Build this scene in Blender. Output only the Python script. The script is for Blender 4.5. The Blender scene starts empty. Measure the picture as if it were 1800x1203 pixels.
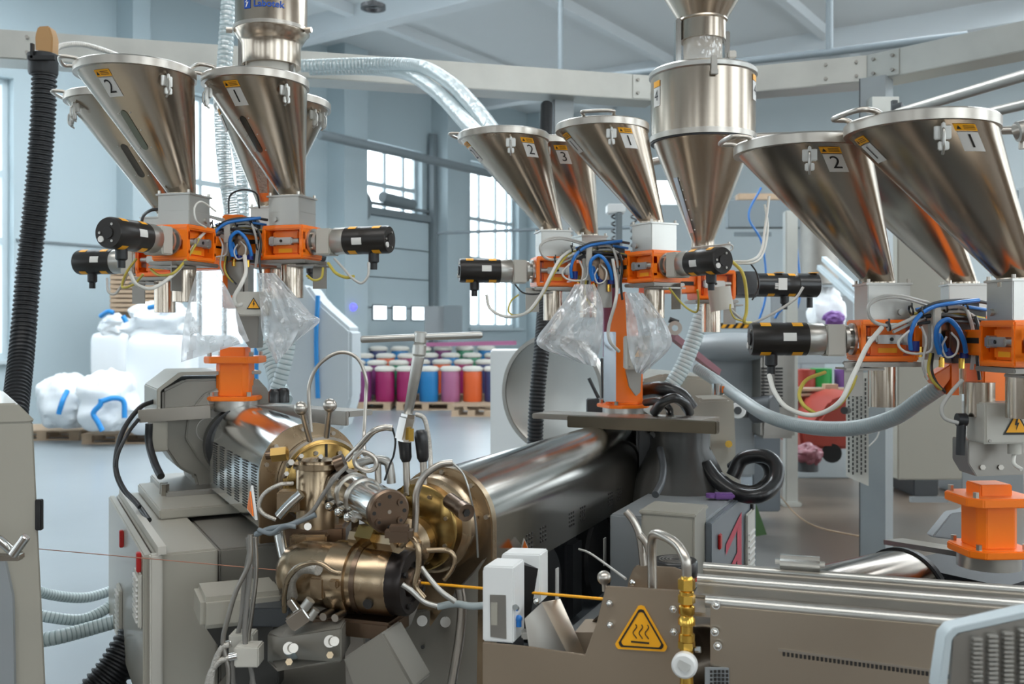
import bpy, bmesh, math, random
from mathutils import Vector, Matrix, noise
R = math.radians
C = bpy.context.scene.collection
# ------------------------------------------------------------------ camera, world, exposure
F = 1700.0; HZ = 580.0; CH = 1.55
cd = bpy.data.cameras.new('camera'); cam = bpy.data.objects.new('camera', cd); C.objects.link(cam)
cam.location = (0, 0, CH); cam.rotation_euler = (R(90), 0, 0)
cd.sensor_width = 36; cd.lens = F/1800*36; cd.shift_y = -(1203/2-HZ)/1800; cd.clip_end = 200; cd.clip_start = .05
cd.dof.use_dof = True; cd.dof.focus_distance = 2.65; cd.dof.aperture_fstop = 5.0
bpy.context.scene.camera = cam
w = bpy.data.worlds.new('world'); bpy.context.scene.world = w; w.use_nodes = True
w.node_tree.nodes['Background'].inputs[0].default_value = (.86, .94, 1, 1)
w.node_tree.nodes['Background'].inputs[1].default_value = 1.5
vs = bpy.context.scene.view_settings
vs.view_transform = 'Standard'; vs.look = 'None'; vs.exposure = 0.45; vs.gamma = 1; vs.use_curve_mapping = False

# ------------------------------------------------------------------ helpers
def P(px, py, Y): return Vector(((px-900)/F*Y, Y, CH-(py-HZ)/F*Y))
def W(px, Y, z): return Vector(((px-900)/F*Y, Y, z))
def frame(o, x, z=(0, 0, 1)):
    X = Vector(x).normalized(); Z = Vector(z).normalized(); Yv = Z.cross(X).normalized(); Z = X.cross(Yv)
    m = Matrix.Identity(4)
    for i in range(3): m[i][0] = X[i]; m[i][1] = Yv[i]; m[i][2] = Z[i]; m[i][3] = o[i]
    return m
def axis_frame(o, z):
    Z = Vector(z).normalized(); X = Vector((0, 0, 1)).cross(Z)
    if X.length < 1e-3: X = Vector((1, 0, 0))
    X.normalize(); Yv = Z.cross(X); m = Matrix.Identity(4)
    for i in range(3): m[i][0] = X[i]; m[i][1] = Yv[i]; m[i][2] = Z[i]; m[i][3] = o[i]
    return m
def smooth_path(pts, n=8):
    pts = [Vector(p) for p in pts]
    if len(pts) < 3: return pts
    q = [pts[0]*2-pts[1]]+pts+[pts[-1]*2-pts[-2]]; out = []
    for i in range(1, len(q)-2):
        a, b, c, d = q[i-1:i+3]
        for k in range(n):
            t = k/n; out.append(.5*((2*b)+(c-a)*t+(2*a-5*b+4*c-d)*t*t+(3*b-a-3*c+d)*t**3))
    out.append(pts[-1]); return out
class MB:
    def __init__(s, M=None): s.V = []; s.Fc = []; s.I = []; s.mi = 0; s.M = M or Matrix.Identity(4)
    def m(s, i): s.mi = i; return s
    def raw(s, V, Fc):
        n = len(s.V); s.V += [s.M @ Vector(v) for v in V]; s.Fc += [[i+n for i in f] for f in Fc]; s.I += [s.mi]*len(Fc); return s
    def box(s, c, d, bev=0, M=None):
        bm = bmesh.new(); bmesh.ops.create_cube(bm, size=1)
        for v in bm.verts: v.co = Vector((v.co.x*d[0], v.co.y*d[1], v.co.z*d[2]))
        if bev: bmesh.ops.bevel(bm, geom=bm.edges[:], offset=min(bev, min(d)*.45), segments=2, affect='EDGES')
        if M: bmesh.ops.transform(bm, matrix=M, verts=bm.verts)
        for v in bm.verts: v.co += Vector(c)
        bm.verts.index_update(); s.raw([v.co.copy() for v in bm.verts], [[v.index for v in f.verts] for f in bm.faces]); bm.free(); return s
    def box2(s, a, b, wd, h, bev=0):     # a bar between two points, width wd (sideways), height h
        a = Vector(a); b = Vector(b); d = b-a; m = frame((a+b)/2, d)
        s0 = s.M; s.M = s0 @ m; s.box((0, 0, 0), (d.length, wd, h), bev); s.M = s0; return s
    def lathe(s, prof, o, ax=(0, 0, 1), seg=24, a0=0, a1=360):
        m = axis_frame(o, ax); V = []; Fc = []; full = abs(a1-a0) >= 360; n = seg if full else seg+1
        for r, h in prof:
            for k in range(n):
                a = R(a0+(a1-a0)*k/seg); V.append(m @ Vector((r*math.cos(a), r*math.sin(a), h)))
        for i in range(len(prof)-1):
            for k in range(seg):
                k2 = (k+1) % n if full else k+1
                Fc.append([i*n+k, i*n+k2, (i+1)*n+k2, (i+1)*n+k])
        if full:
            if prof[0][0] > 0: Fc.append([k for k in range(n)][::-1])
            if prof[-1][0] > 0: Fc.append([(len(prof)-1)*n+k for k in range(n)])
        return s.raw(V, Fc)
    def cyl(s, a, b, r, r2=None, seg=20, bev=0):
        a = Vector(a); b = Vector(b); L = (b-a).length; r2 = r if r2 is None else r2
        pr = [(r, 0), (r2, L)] if not bev else [(r-bev, 0), (r, bev), (r2, L-bev), (r2-bev, L)]
        return s.lathe(pr, a, b-a, seg)
    def _ring(s, o, ax, ro, ri, h, seg=32):
        m = axis_frame(o, ax); V = []; Fc = []; pr = [(ri, 0), (ro, 0), (ro, h), (ri, h)]
        for r, z in pr:
            for k in range(seg): a = 2*math.pi*k/seg; V.append(m @ Vector((r*math.cos(a), r*math.sin(a), z)))
        for i in range(4):
            j = (i+1) % 4
            for k in range(seg): k2 = (k+1) % seg; Fc.append([i*seg+k, i*seg+k2, j*seg+k2, j*seg+k])
        return s.raw(V, Fc)
    def tube(s, pts, r, seg=8, n=8, sm=True, closed=False):
        seg = max(seg, 10)
        pts = smooth_path(pts, n) if sm else [Vector(p) for p in pts]
        V = []; Fc = []; N = len(pts); t0 = (pts[1]-pts[0]).normalized()
        u = t0.orthogonal().normalized()
        for i, p in enumerate(pts):
            t = (pts[min(i+1, N-1)]-pts[max(i-1, 0)]).normalized()
            u = (u-t*u.dot(t)); u = u.normalized() if u.length > 1e-6 else t.orthogonal().normalized(); v = t.cross(u)
            rr = r(i) if callable(r) else r
            for k in range(seg): a = 2*math.pi*k/seg; V.append(p+u*(rr*math.cos(a))+v*(rr*math.sin(a)))
        for i in range(N-1):
            for k in range(seg): k2 = (k+1) % seg; Fc.append([i*seg+k, i*seg+k2, (i+1)*seg+k2, (i+1)*seg+k])
        Fc.append(list(range(seg))[::-1]); Fc.append([(N-1)*seg+k for k in range(seg)]); return s.raw(V, Fc)
    def hose(s, pts, r, pitch, depth=.12, seg=14, ring=False):   # corrugated
        pp = smooth_path(pts, 24); L = [0]
        for i in range(1, len(pp)): L.append(L[-1]+(pp[i]-pp[i-1]).length)
        N = max(4, int(L[-1]/pitch*4)); out = []; j = 0
        for k in range(N+1):
            d = L[-1]*k/N
            while j < len(L)-2 and L[j+1] < d: j += 1
            f = (d-L[j])/max(1e-9, L[j+1]-L[j]); out.append(pp[j].lerp(pp[j+1], f))
        prf = [1, 1, 1-depth, 1-depth]; n0 = len(s.I); s.tube(out, lambda i: r*prf[i % 4], seg, sm=False)
        if ring:
            for k in range(len(out)-1):
                if k % 4 in (2, ): s.I[n0+k*max(seg, 10):n0+(k+1)*max(seg, 10)] = [1]*max(seg, 10)
        return s
    def prism(s, poly, M, d, bev=0):     # polygon in M's xy plane, extruded d along its z
        bm = bmesh.new(); vs_ = [bm.verts.new((x, y, 0)) for x, y in poly]; f = bm.faces.new(vs_)
        r = bmesh.ops.extrude_face_region(bm, geom=[f]); nv = [v for v in r['geom'] if isinstance(v, bmesh.types.BMVert)]
        for v in nv: v.co.z += d
        bmesh.ops.recalc_face_normals(bm, faces=bm.faces)
        if bev: bmesh.ops.bevel(bm, geom=bm.edges[:], offset=bev, segments=2, affect='EDGES')
        bmesh.ops.transform(bm, matrix=M, verts=bm.verts); bm.verts.index_update()
        s.raw([v.co.copy() for v in bm.verts], [[v.index for v in f.verts] for f in bm.faces]); bm.free(); return s
    def wprism(s, pts, d, bev=0):        # planar world outline, thickened by the vector d
        pts = [Vector(p) for p in pts]; d = Vector(d); n = len(pts)
        V = pts+[p+d for p in pts]; Fc = [list(range(n)), [n+i for i in range(n)][::-1]]
        for i in range(n): j = (i+1) % n; Fc.append([j, i, n+i, n+j])
        if bev:
            bm = bmesh.new(); bv = [bm.verts.new(v) for v in V]
            for f in Fc: bm.faces.new([bv[i] for i in f])
            bmesh.ops.recalc_face_normals(bm, faces=bm.faces)
            bmesh.ops.bevel(bm, geom=bm.edges[:], offset=bev, segments=2, affect='EDGES'); bm.verts.index_update()
            s.raw([v.co.copy() for v in bm.verts], [[v.index for v in f.verts] for f in bm.faces]); bm.free(); return s
        return s.raw(V, Fc)
    def ball(s, c, r, seg=20, sc=(1, 1, 1)):
        n = seg//2; pr = []
        V = []; Fc = []
        for i in range(n+1):
            a = math.pi*i/n
            for k in range(seg): b = 2*math.pi*k/seg; V.append(Vector(c)+Vector((r*sc[0]*math.sin(a)*math.cos(b), r*sc[1]*math.sin(a)*math.sin(b), r*sc[2]*math.cos(a))))
        for i in range(n):
            for k in range(seg): k2 = (k+1) % seg; Fc.append([i*seg+k, (i+1)*seg+k, (i+1)*seg+k2, i*seg+k2])
        return s.raw(V, Fc)
    def grid(s, f, nu, nv, cu=False):
        V = [f(i/nu, j/nv) for j in range(nv+1) for i in range(nu+1)]
        return s.raw(V, [[j*(nu+1)+i, j*(nu+1)+i+1, (j+1)*(nu+1)+i+1, (j+1)*(nu+1)+i] for j in range(nv) for i in range(nu)])
    def hexn(s, a, b, r): return s.cyl(a, b, r, seg=6)
    def text(s, body, f, size, bold=.0):   # f maps text plane (x right, y up, centred) to a point
        cu = bpy.data.curves.new('t', 'FONT'); cu.body = body; cu.size = size; cu.align_x = 'CENTER'; cu.align_y = 'CENTER'; cu.offset = bold
        o = bpy.data.objects.new('t', cu); me = o.to_mesh(); bm = bmesh.new(); bm.from_mesh(me)
        bmesh.ops.triangulate(bm, faces=bm.faces); bm.verts.index_update()
        s.raw([f(v.co.x, v.co.y) for v in bm.verts], [[v.index for v in q.verts] for q in bm.faces]); bm.free()
        o.to_mesh_clear(); bpy.data.objects.remove(o); bpy.data.curves.remove(cu); return s
ROOT = {}
def build(name, mb, mats, parent=None, label=None, ang=44, kind=None, local=False):
    if not isinstance(mats, (list, tuple)): mats = [mats]
    me = bpy.data.meshes.new(name); V = mb.V; loc = Vector((0, 0, 0))
    if parent is not None and not local:
        Mi = ROOT[parent.name].inverted(); V = [Mi @ v for v in V]
    if parent is None:
        lo = [min(v[i] for v in V) for i in range(3)]; hi = [max(v[i] for v in V) for i in range(3)]
        loc = Vector(((lo[0]+hi[0])/2, (lo[1]+hi[1])/2, lo[2])); V = [v-loc for v in V]
    me.from_pydata([tuple(v) for v in V], [], mb.Fc)
    for m_ in mats: me.materials.append(MT[m_])
    me.polygons.foreach_set('material_index', mb.I); me.validate()
    me.shade_smooth(); me.set_sharp_from_angle(angle=R(ang))
    o = bpy.data.objects.new(name, me); C.objects.link(o); o.location = loc
    if parent is not None: o.parent = parent; ROOT[o.name] = ROOT[parent.name]
    else: ROOT[o.name] = Matrix.Translation(loc)
    if label: o['label'] = label
    if kind: o['kind'] = kind
    return o
def tag(o, label, cat, group=None, kind=None):
    o['label'] = label; o['category'] = cat
    if group: o['group'] = group
    if kind: o['kind'] = kind
    return o
def solo(name, mb, mats, label, cat, group=None, kind=None, ang=44): return tag(build(name, mb, mats, ang=ang), label, cat, group, kind)
def thing(name, label, cat, loc, group=None, M=None):
    o = bpy.data.objects.new(name, None); C.objects.link(o); o.empty_display_size = .1
    M = M or Matrix.Translation(Vector(loc)); o.matrix_world = M; ROOT[o.name] = M
    return tag(o, label, cat, group)
def struct(name, mb, mats, parent=None):
    o = build(name, mb, mats, parent)
    if parent is None: o['kind'] = 'structure'
    return o
def copy_tree(o, parent=None):
    c = o.copy(); C.objects.link(c)
    if parent: c.parent = parent
    for ch in list(o.children): copy_tree(ch, c)
    return c

# ------------------------------------------------------------------ materials
MT = {}
def mat(name, col, rough=.5, metal=0, noise_s=0, noise_a=0, bump=0, bs=60, stretch=None, emis=None, es=0, **kw):
    m = bpy.data.materials.new(name); m.use_nodes = True; nt = m.node_tree; b = nt.nodes['Principled BSDF']
    b.inputs['Base Color'].default_value = (*col, 1); b.inputs['Roughness'].default_value = rough; b.inputs['Metallic'].default_value = metal
    if 'coat' in kw: b.inputs['Coat Weight'].default_value = kw['coat']; b.inputs['Coat Roughness'].default_value = .08
    if 'trans' in kw: b.inputs['Transmission Weight'].default_value = kw['trans']
    if 'aniso' in kw:
        b.inputs['Anisotropic'].default_value = kw['aniso']; b.inputs['Anisotropic Rotation'].default_value = kw.get('arot', 0)
        t = nt.nodes.new('ShaderNodeTangent'); t.direction_type = 'RADIAL'; t.axis = 'Z'; nt.links.new(t.outputs[0], b.inputs['Tangent'])
    if emis: b.inputs['Emission Color'].default_value = (*emis, 1); b.inputs['Emission Strength'].default_value = es
    tc = nt.nodes.new('ShaderNodeTexCoord'); mp = nt.nodes.new('ShaderNodeMapping'); nt.links.new(tc.outputs['Object'], mp.inputs[0])
    if stretch: mp.inputs['Scale'].default_value = stretch
    if noise_s:
        n = nt.nodes.new('ShaderNodeTexNoise'); n.inputs['Scale'].default_value = noise_s; n.inputs['Detail'].default_value = 6; nt.links.new(mp.outputs[0], n.inputs['Vector'])
        mx = nt.nodes.new('ShaderNodeMix'); mx.data_type = 'RGBA'; mx.inputs[0].default_value = .5
        mx.inputs[6].default_value = (*[c*(1-noise_a) for c in col], 1); mx.inputs[7].default_value = (*[min(1, c*(1+noise_a)) for c in col], 1)
        nt.links.new(n.outputs[0], mx.inputs[0]); nt.links.new(mx.outputs[2], b.inputs['Base Color'])
        if metal > .5:
            mr = nt.nodes.new('ShaderNodeMapRange'); mr.inputs[3].default_value = max(0, rough-.07); mr.inputs[4].default_value = rough+.1
            nt.links.new(n.outputs[0], mr.inputs[0]); nt.links.new(mr.outputs[0], b.inputs['Roughness'])
    if bump:
        n2 = nt.nodes.new('ShaderNodeTexNoise'); n2.inputs['Scale'].default_value = bs; n2.inputs['Detail'].default_value = 4; nt.links.new(mp.outputs[0], n2.inputs['Vector'])
        bp = nt.nodes.new('ShaderNodeBump'); bp.inputs['Strength'].default_value = bump; bp.inputs['Distance'].default_value = .01
        nt.links.new(n2.outputs[0], bp.inputs['Height']); nt.links.new(bp.outputs[0], b.inputs['Normal'])
    MT[name] = m; return m
mat('hopper_steel', (.50, .43, .355), .21, 1, aniso=.55)
mat('steel', (.52, .48, .43), .3, 1, 8, .12)
mat('polished', (.72, .72, .70), .12, 1, 4, .06)
mat('hose_ring', (.30, .40, .42), .4)
mat('lead_grey', (.20, .19, .175), .45)
mat('copper', (.45, .2, .13), .4, .5)
mat('dull_steel', (.36, .34, .31), .42, 1, 9, .15)
mat('cover_steel', (.42, .395, .36), .17, 1, 3, .08)
mat('trough_steel', (.50, .43, .345), .33, 1, 3, .08)
mat('tan_plate', (.34, .27, .20), .38, .6, 5, .06)
mat('galvanised', (.50, .50, .465), .36, .8, 5, .16)
mat('alu', (.50, .49, .46), .33, .85, 6, .06)
mat('bronze', (.41, .31, .205), .26, 1, 7, .22)
mat('gold_bronze', (.33, .215, .075), .2, 1, 6, .18)
mat('dark_bronze', (.20, .14, .10), .3, 1, 7, .2)
mat('burnt', (.028, .022, .02), .3, .6, 12, .3)
mat('brass', (.80, .50, .10), .2, 1, 8, .12)
mat('orange', (1.0, .21, .004), .38, 0, coat=.15)
mat('beige_paint', (.365, .345, .29), .42, 0, 3, .03, coat=.15)
mat('gear_paint', (.24, .225, .195), .42, .2, 3, .05)
mat('light_beige', (.52, .50, .445), .45, 0)
mat('grey_paint', (.27, .29, .30), .4, 0, 3, .05)
mat('blue_grey', (.15, .17, .19), .4, 0, coat=.2)
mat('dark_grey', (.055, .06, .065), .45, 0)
mat('rail_dark', (.16, .135, .10), .3, 1, 6, .1)
mat('dark_cover', (.24, .21, .18), .16, 1, 3, .08)
mat('grey_dark', (.055, .054, .05), .35, .2)
mat('post_steel', (.33, .36, .37), .4, .6, 5, .1)
mat('dusty_red', (.22, .07, .09), .4)
mat('lid_steel', (.50, .46, .41), .3, 1, 9, .1)
mat('twist_grey', (.17, .20, .22), .4, 0, coat=.3)
mat('logo_blue', (.008, .07, .38), .45)
mat('white_paint', (.78, .79, .78), .4, 0)
mat('black', (.012, .012, .013), .34, 0, coat=.2)
mat('rubber', (.016, .017, .019), .45, 0)
mat('motor_black', (.025, .022, .02), .36, .3, 20, .15)
mat('yellow', (.95, .43, .01), .5)
mat('cable_yellow', (.52, .42, .07), .45)
mat('ink', (.015, .013, .012), .5)
mat('paper', (.76, .75, .72), .6)
mat('blue_tube', (.01, .19, .62), .3, 0, coat=.4)
mat('dark_blue', (.01, .025, .22), .4)
mat('cable_grey', (.50, .49, .46), .45)
mat('cable_white', (.70, .69, .64), .45)
mat('braid', (.58, .55, .50), .38, .8, 200, .35, bump=.4, bs=300)
mat('red', (.45, .012, .01), .4)
mat('magenta_mark', (.5, .01, .05), .4)
mat('green_paint', (.045, .105, .03), .45)
mat('green_spool', (.01, .25, .04), .4)
mat('purple', (.17, .07, .27), .45)
mat('red_machine', (.32, .04, .025), .45)
mat('cardboard', (.45, .26, .11), .7, 0, 8, .12)
mat('wood', (.42, .30, .20), .7, 0, 10, .25, stretch=(1, 8, 8))
mat('bag_white', (.80, .83, .85), .6, 0, 3, .03, bump=.15, bs=6)
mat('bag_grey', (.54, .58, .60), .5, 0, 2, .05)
mat('strap_blue', (.02, .25, .62), .5)
mat('pellets', (.46, .42, .36), .7, 0, 120, .5, bump=1, bs=180)
mat('lid_cream', (.72, .69, .62), .6)
mat('clear_hose', (.60, .70, .72), .28, 0, coat=.4)
mat('hose_grey', (.38, .44, .45), .35, 0, coat=.3)
mat('glass_dark', (.05, .045, .04), .1, 0, coat=.5)
mat('pane_green', (.16, .17, .12), .15, 0, coat=.5)
mat('clear_panel', (.58, .66, .74), .15, .3)
mat('lamp_blue', (.02, .02, .6), .4, emis=(.1, .1, 1), es=2)
mat('wall_paint', (.42, .50, .53), .65, 0, .6, .035)
mat('end_wall_paint', (.52, .575, .59), .65, 0, .6, .03)
mat('ceiling_paint', (.66, .69, .70), .7, 0, .5, .03)
mat('beam_paint', (.68, .72, .74), .6)
mat('warm_wall', (.20, .14, .09), .6, 0, 1, .2)
mat('door_paint', (.42, .50, .53), .5, 0)
mat('duct_paint', (.18, .21, .225), .55)
mat('frame_paint', (.50, .57, .60), .5)
mat('window_light', (.9, .95, 1), .4, 0, emis=(.86, .95, 1), es=2.6)
mat('fill_pane', (.9, .95, 1), .4, 0, emis=(1, .97, .93), es=3.2)
mat('hall_fill_pane', (.9, .95, 1), .4, 0, emis=(.9, .96, 1), es=7)
mat('floor', (.25, .28, .295), .30, 0, .8, .18, bump=.05, bs=3)
for i, (n, c) in enumerate([('drum_plum', (.17, .03, .13)), ('drum_magenta', (.27, .01, .09)), ('drum_blue', (.01, .16, .38)), ('drum_mauve', (.34, .11, .21)), ('drum_orange', (.62, .10, .02)), ('drum_navy', (.035, .045, .13)), ('drum_green', (.03, .2, .1))]): mat(n, c, .4)
# floor: darker brown to the right; brown added near the camera for hopper reflections
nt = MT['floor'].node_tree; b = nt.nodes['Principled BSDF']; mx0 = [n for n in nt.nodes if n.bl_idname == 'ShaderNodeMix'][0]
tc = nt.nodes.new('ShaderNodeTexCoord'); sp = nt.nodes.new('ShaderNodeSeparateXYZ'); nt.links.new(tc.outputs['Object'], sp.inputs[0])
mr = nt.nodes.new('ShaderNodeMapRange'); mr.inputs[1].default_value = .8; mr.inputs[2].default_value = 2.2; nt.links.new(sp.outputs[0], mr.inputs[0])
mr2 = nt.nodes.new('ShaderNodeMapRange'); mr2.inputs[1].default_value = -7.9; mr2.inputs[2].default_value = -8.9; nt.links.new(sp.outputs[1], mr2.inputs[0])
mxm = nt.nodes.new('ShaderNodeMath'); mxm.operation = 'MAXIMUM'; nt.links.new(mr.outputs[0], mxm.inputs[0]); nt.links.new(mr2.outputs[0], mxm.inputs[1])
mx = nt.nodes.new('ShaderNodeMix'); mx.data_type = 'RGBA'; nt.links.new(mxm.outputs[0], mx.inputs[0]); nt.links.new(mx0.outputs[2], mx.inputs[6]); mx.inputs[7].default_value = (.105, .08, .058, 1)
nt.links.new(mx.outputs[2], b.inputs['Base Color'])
def film(name, tint, dens, gloss):
    m = bpy.data.materials.new(name); m.use_nodes = True; nt = m.node_tree; nt.nodes.clear()
    o = nt.nodes.new('ShaderNodeOutputMaterial'); tr = nt.nodes.new('ShaderNodeBsdfTransparent'); df = nt.nodes.new('ShaderNodeBsdfDiffuse'); gl = nt.nodes.new('ShaderNodeBsdfGlossy')
    df.inputs[0].default_value = (*tint, 1); gl.inputs['Roughness'].default_value = .12
    lw = nt.nodes.new('ShaderNodeLayerWeight'); lw.inputs[0].default_value = .35
    mr = nt.nodes.new('ShaderNodeMapRange'); mr.inputs[3].default_value = dens; mr.inputs[4].default_value = min(1, dens+.45); nt.links.new(lw.outputs['Facing'], mr.inputs[0])
    a = nt.nodes.new('ShaderNodeMixShader'); nt.links.new(mr.outputs[0], a.inputs[0]); nt.links.new(tr.outputs[0], a.inputs[1]); nt.links.new(df.outputs[0], a.inputs[2])
    c = nt.nodes.new('ShaderNodeMixShader'); c.inputs[0].default_value = gloss; nt.links.new(a.outputs[0], c.inputs[1]); nt.links.new(gl.outputs[0], c.inputs[2])
    n2 = nt.nodes.new('ShaderNodeTexNoise'); n2.inputs['Scale'].default_value = 14; t2 = nt.nodes.new('ShaderNodeTexCoord'); nt.links.new(t2.outputs['Object'], n2.inputs['Vector'])
    bp = nt.nodes.new('ShaderNodeBump'); bp.inputs['Strength'].default_value = .5; bp.inputs['Distance'].default_value = .03; nt.links.new(n2.outputs[0], bp.inputs['Height']); nt.links.new(bp.outputs[0], gl.inputs['Normal'])
    nt.links.new(c.outputs[0], o.inputs[0]); MT[name] = m
film('plastic_film', (.88, .91, .93), .22, .16)
film('hose_film', (.72, .82, .84), .45, .14)
film('sight_glass', (.8, .74, .66), .35, .12)
film('window_glass', (.7, .8, .85), .04, .1)
# ================================================================== THE HALL
CEIL = 7.5
def wallpt(s): return Vector((s, 26+1.47*s, 0))                       # long window wall, s = x
D1 = Vector((1, 1.47, 0)).normalized(); N1 = Vector((1.47, -1, 0)).normalized()   # along it / into the room
cr = wallpt(.8)                                                       # far corner
sp1 = 1.778                                                            # metres of wall per unit x
def wx(px): k = (px-900)/F; return 26*k/(1-1.47*k)                    # x where the wall crosses an image column
struct('floor', MB().box((0, 10, -.1), (64, 60, .2)), 'floor')
mb = MB()
# ceiling slab with openings for added rooflights: built of strips around the openings
lights = [(-6, 6, -2.2, .6), (-7, 1.2, 8, 13), (5, 13, 8, 15)]
xs = sorted({-30, 30} | {l[0] for l in lights} | {l[1] for l in lights}); ys = sorted({-18, 38} | {l[2] for l in lights} | {l[3] for l in lights})
for i in range(len(xs)-1):
    for j in range(len(ys)-1):
        cx = (xs[i]+xs[i+1])/2; cy = (ys[j]+ys[j+1])/2
        if any(l[0] < cx < l[1] and l[2] < cy < l[3] for l in lights): continue
        mb.box((cx, cy, CEIL+.1), (xs[i+1]-xs[i], ys[j+1]-ys[j], .2))
struct('ceiling', mb, 'ceiling_paint')
for i, l in enumerate(lights):
    f = struct('window_%d' % (20+i), MB().box(((l[0]+l[1])/2, (l[2]+l[3])/2, CEIL+.17), (l[1]-l[0], l[3]-l[2], .04)), 'fill_pane' if i == 0 else 'hall_fill_pane')  # glowing pane out of view, added to light the hall and machines
    m_ = MB()
    for k in range(5):
        x = l[0]+(l[1]-l[0])*k/4; m_.box((x, (l[2]+l[3])/2, CEIL+.09), (.06, l[3]-l[2], .1))
    o = struct('window_frame', m_, 'frame_paint', f)
# window wall with openings
def walled(name, a, b, N, wins, th=.35, h=CEIL, m='wall_paint'):
    """wall from a to b (room side on +N), wins = (s0, s1, z0, z1) metres along it; s0 and s1 ascending"""
    d = (b-a).normalized(); L = (b-a).length; mb = MB(frame(a-N*th/2, d)); s = 0
    for s0, s1, z0, z1 in wins+[(L, L, 0, h)]:
        if s0 > s: mb.box(((s+s0)/2, 0, h/2), (s0-s, th, h))
        if s1 > s0:
            if z0 > 0: mb.box(((s0+s1)/2, 0, z0/2), (s1-s0, th, z0))
            if z1 < h: mb.box(((s0+s1)/2, 0, (z1+h)/2), (s1-s0, th, h-z1))
        s = s1
    return struct(name, mb, m)
def window(idx, a, d, N, s0, s1, z0, z1, vb, hb, th=.35):
    mb = MB(frame(a-N*th*.75, d)); mb.box(((s0+s1)/2, 0, (z0+z1)/2), (s1-s0, .03, z1-z0)); o = struct('window_%d' % idx, mb, 'window_light')
    mb = MB(frame(a-N*th*.6, d)); t = .09
    for x in [s0+t/2, s1-t/2]: mb.box((x, 0, (z0+z1)/2), (t, .09, z1-z0))
    for z in [z0+t/2, z1-t/2]: mb.box(((s0+s1)/2, 0, z), (s1-s0, .088, t))
    for x in vb: mb.box((s0+(s1-s0)*x, 0, (z0+z1)/2), (.07, .07, z1-z0))
    for z in hb: mb.box(((s0+s1)/2, 0, z0+(z1-z0)*z), (s1-s0, .1, .1))
    struct('window_frame', mb, 'frame_paint', o)
    mb = MB(frame(a, d)); mb.box(((s0+s1)/2, 0, z0-.04), (s1-s0+.2, .18, .06)); struct('window_sill', mb, 'frame_paint', o)
A0 = wallpt(-20.); Lw = (cr-A0).length
def ws(px): return (wallpt(wx(px))-A0).length
wins = []
x = 1.0
while x < ws(-700): wins.append((x, x+2.6, 1.1, 5.7)); x += 4.2
wins += [(ws(-190), ws(24), 1.1, 5.4), (ws(335), ws(468), 1.2, 5.85), (ws(622), ws(742), 1.55+195/F*22, 5.75), (ws(827), ws(912), 1.6, 5.85)]
walled('wall_back', A0, cr, N1, wins)
for i, q in enumerate(wins):
    window(i+1, A0, D1, N1, *q, [.2, .52, .8] if i < len(wins)-1 else [.28, .62, .86], [.42, .66] if i != len(wins)-2 else [.45])
# end wall, right wall, wall behind the camera
e1 = cr+N1*21; D2 = N1
walled('wall_right', cr, e1, -D1, [(15, 17.5, 2, 5)], m='end_wall_paint'); window(30, cr, N1, -D1, 15, 17.5, 2, 5, [.5], [.5])
e2 = e1-D1*36
fw = [(2+5*i, 5+5*i, 1.0, 5.6) for i in range(7)]  # out-of-view windows added for the metal to reflect
walled('wall_near', e1, e2, -N1, [(L0, L1, a, b) for L0, L1, a, b in fw], m='warm_wall')
for i, q in enumerate(fw): window(40+i, e1, -D1, -N1, *q, [.33, .66], [.6])
e3 = A0-D1*6
fw = [(3.5+5.2*i, 5.6+5.2*i, 1.2, 6.4) for i in range(int(((e3-e2).length-4)/5.2))]  # unseen windows added to reflect as bright streaks in the hopper steel
walled('wall_front', e2, e3, D1, fw, m='warm_wall')
dd = (e3-e2).normalized()
for i, q in enumerate(fw): window(60+i, e2, dd, D1, *q, [.5], [.6])
# piers and pilasters on the window wall
for i, (p0, p1, dp) in enumerate([(205, 236, .45), (575, 616, .5), (758, 792, .5), (926, 950, .4)]):
    a = wallpt(wx(p0)); b_ = wallpt(wx(p1)); mb = MB(frame((a+b_)/2+N1*dp/2, D1)); mb.box((0, 0, CEIL/2), ((b_-a).length, dp, CEIL)); struct('trim_%d' % (i+1), mb, 'wall_paint')
mb = MB()
for (p0, p1) in [(28, 205), (236, 335)]:
    a = wallpt(wx(p0)); b_ = wallpt(wx(p1)); mb.box2(a+N1*.02+Vector((0, 0, 2.93)), b_+N1*.02+Vector((0, 0, 2.93)), .03, .03)
struct('trim_9', mb, 'duct_paint')
# ceiling beams (run across the hall) and purlins
i = 0
for s in (-17, -12.2, -8.6, -4.7, -1.1):
    a = wallpt(s); mb = MB(); mb.box2(a+Vector((0, 0, CEIL-.22)), a+N1*26+Vector((0, 0, CEIL-.22)), .32, .44)
    mb.m(1).box2(a+D1*.5+Vector((0, 0, CEIL-.05)), a+D1*.5+N1*26+Vector((0, 0, CEIL-.05)), .12, .1); struct('trim_%d' % (20+i), mb, ['beam_paint', 'duct_paint']); i += 1
for t in (2.2, 5.6, 9, 13, 17):
    a = wallpt(-18)+N1*t; mb = MB(); mb.box2(a+Vector((0, 0, CEIL-.1)), cr+N1*t+Vector((0, 0, CEIL-.1)), .18, .2); struct('trim_%d' % (20+i), mb, 'beam_paint'); i += 1
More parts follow.
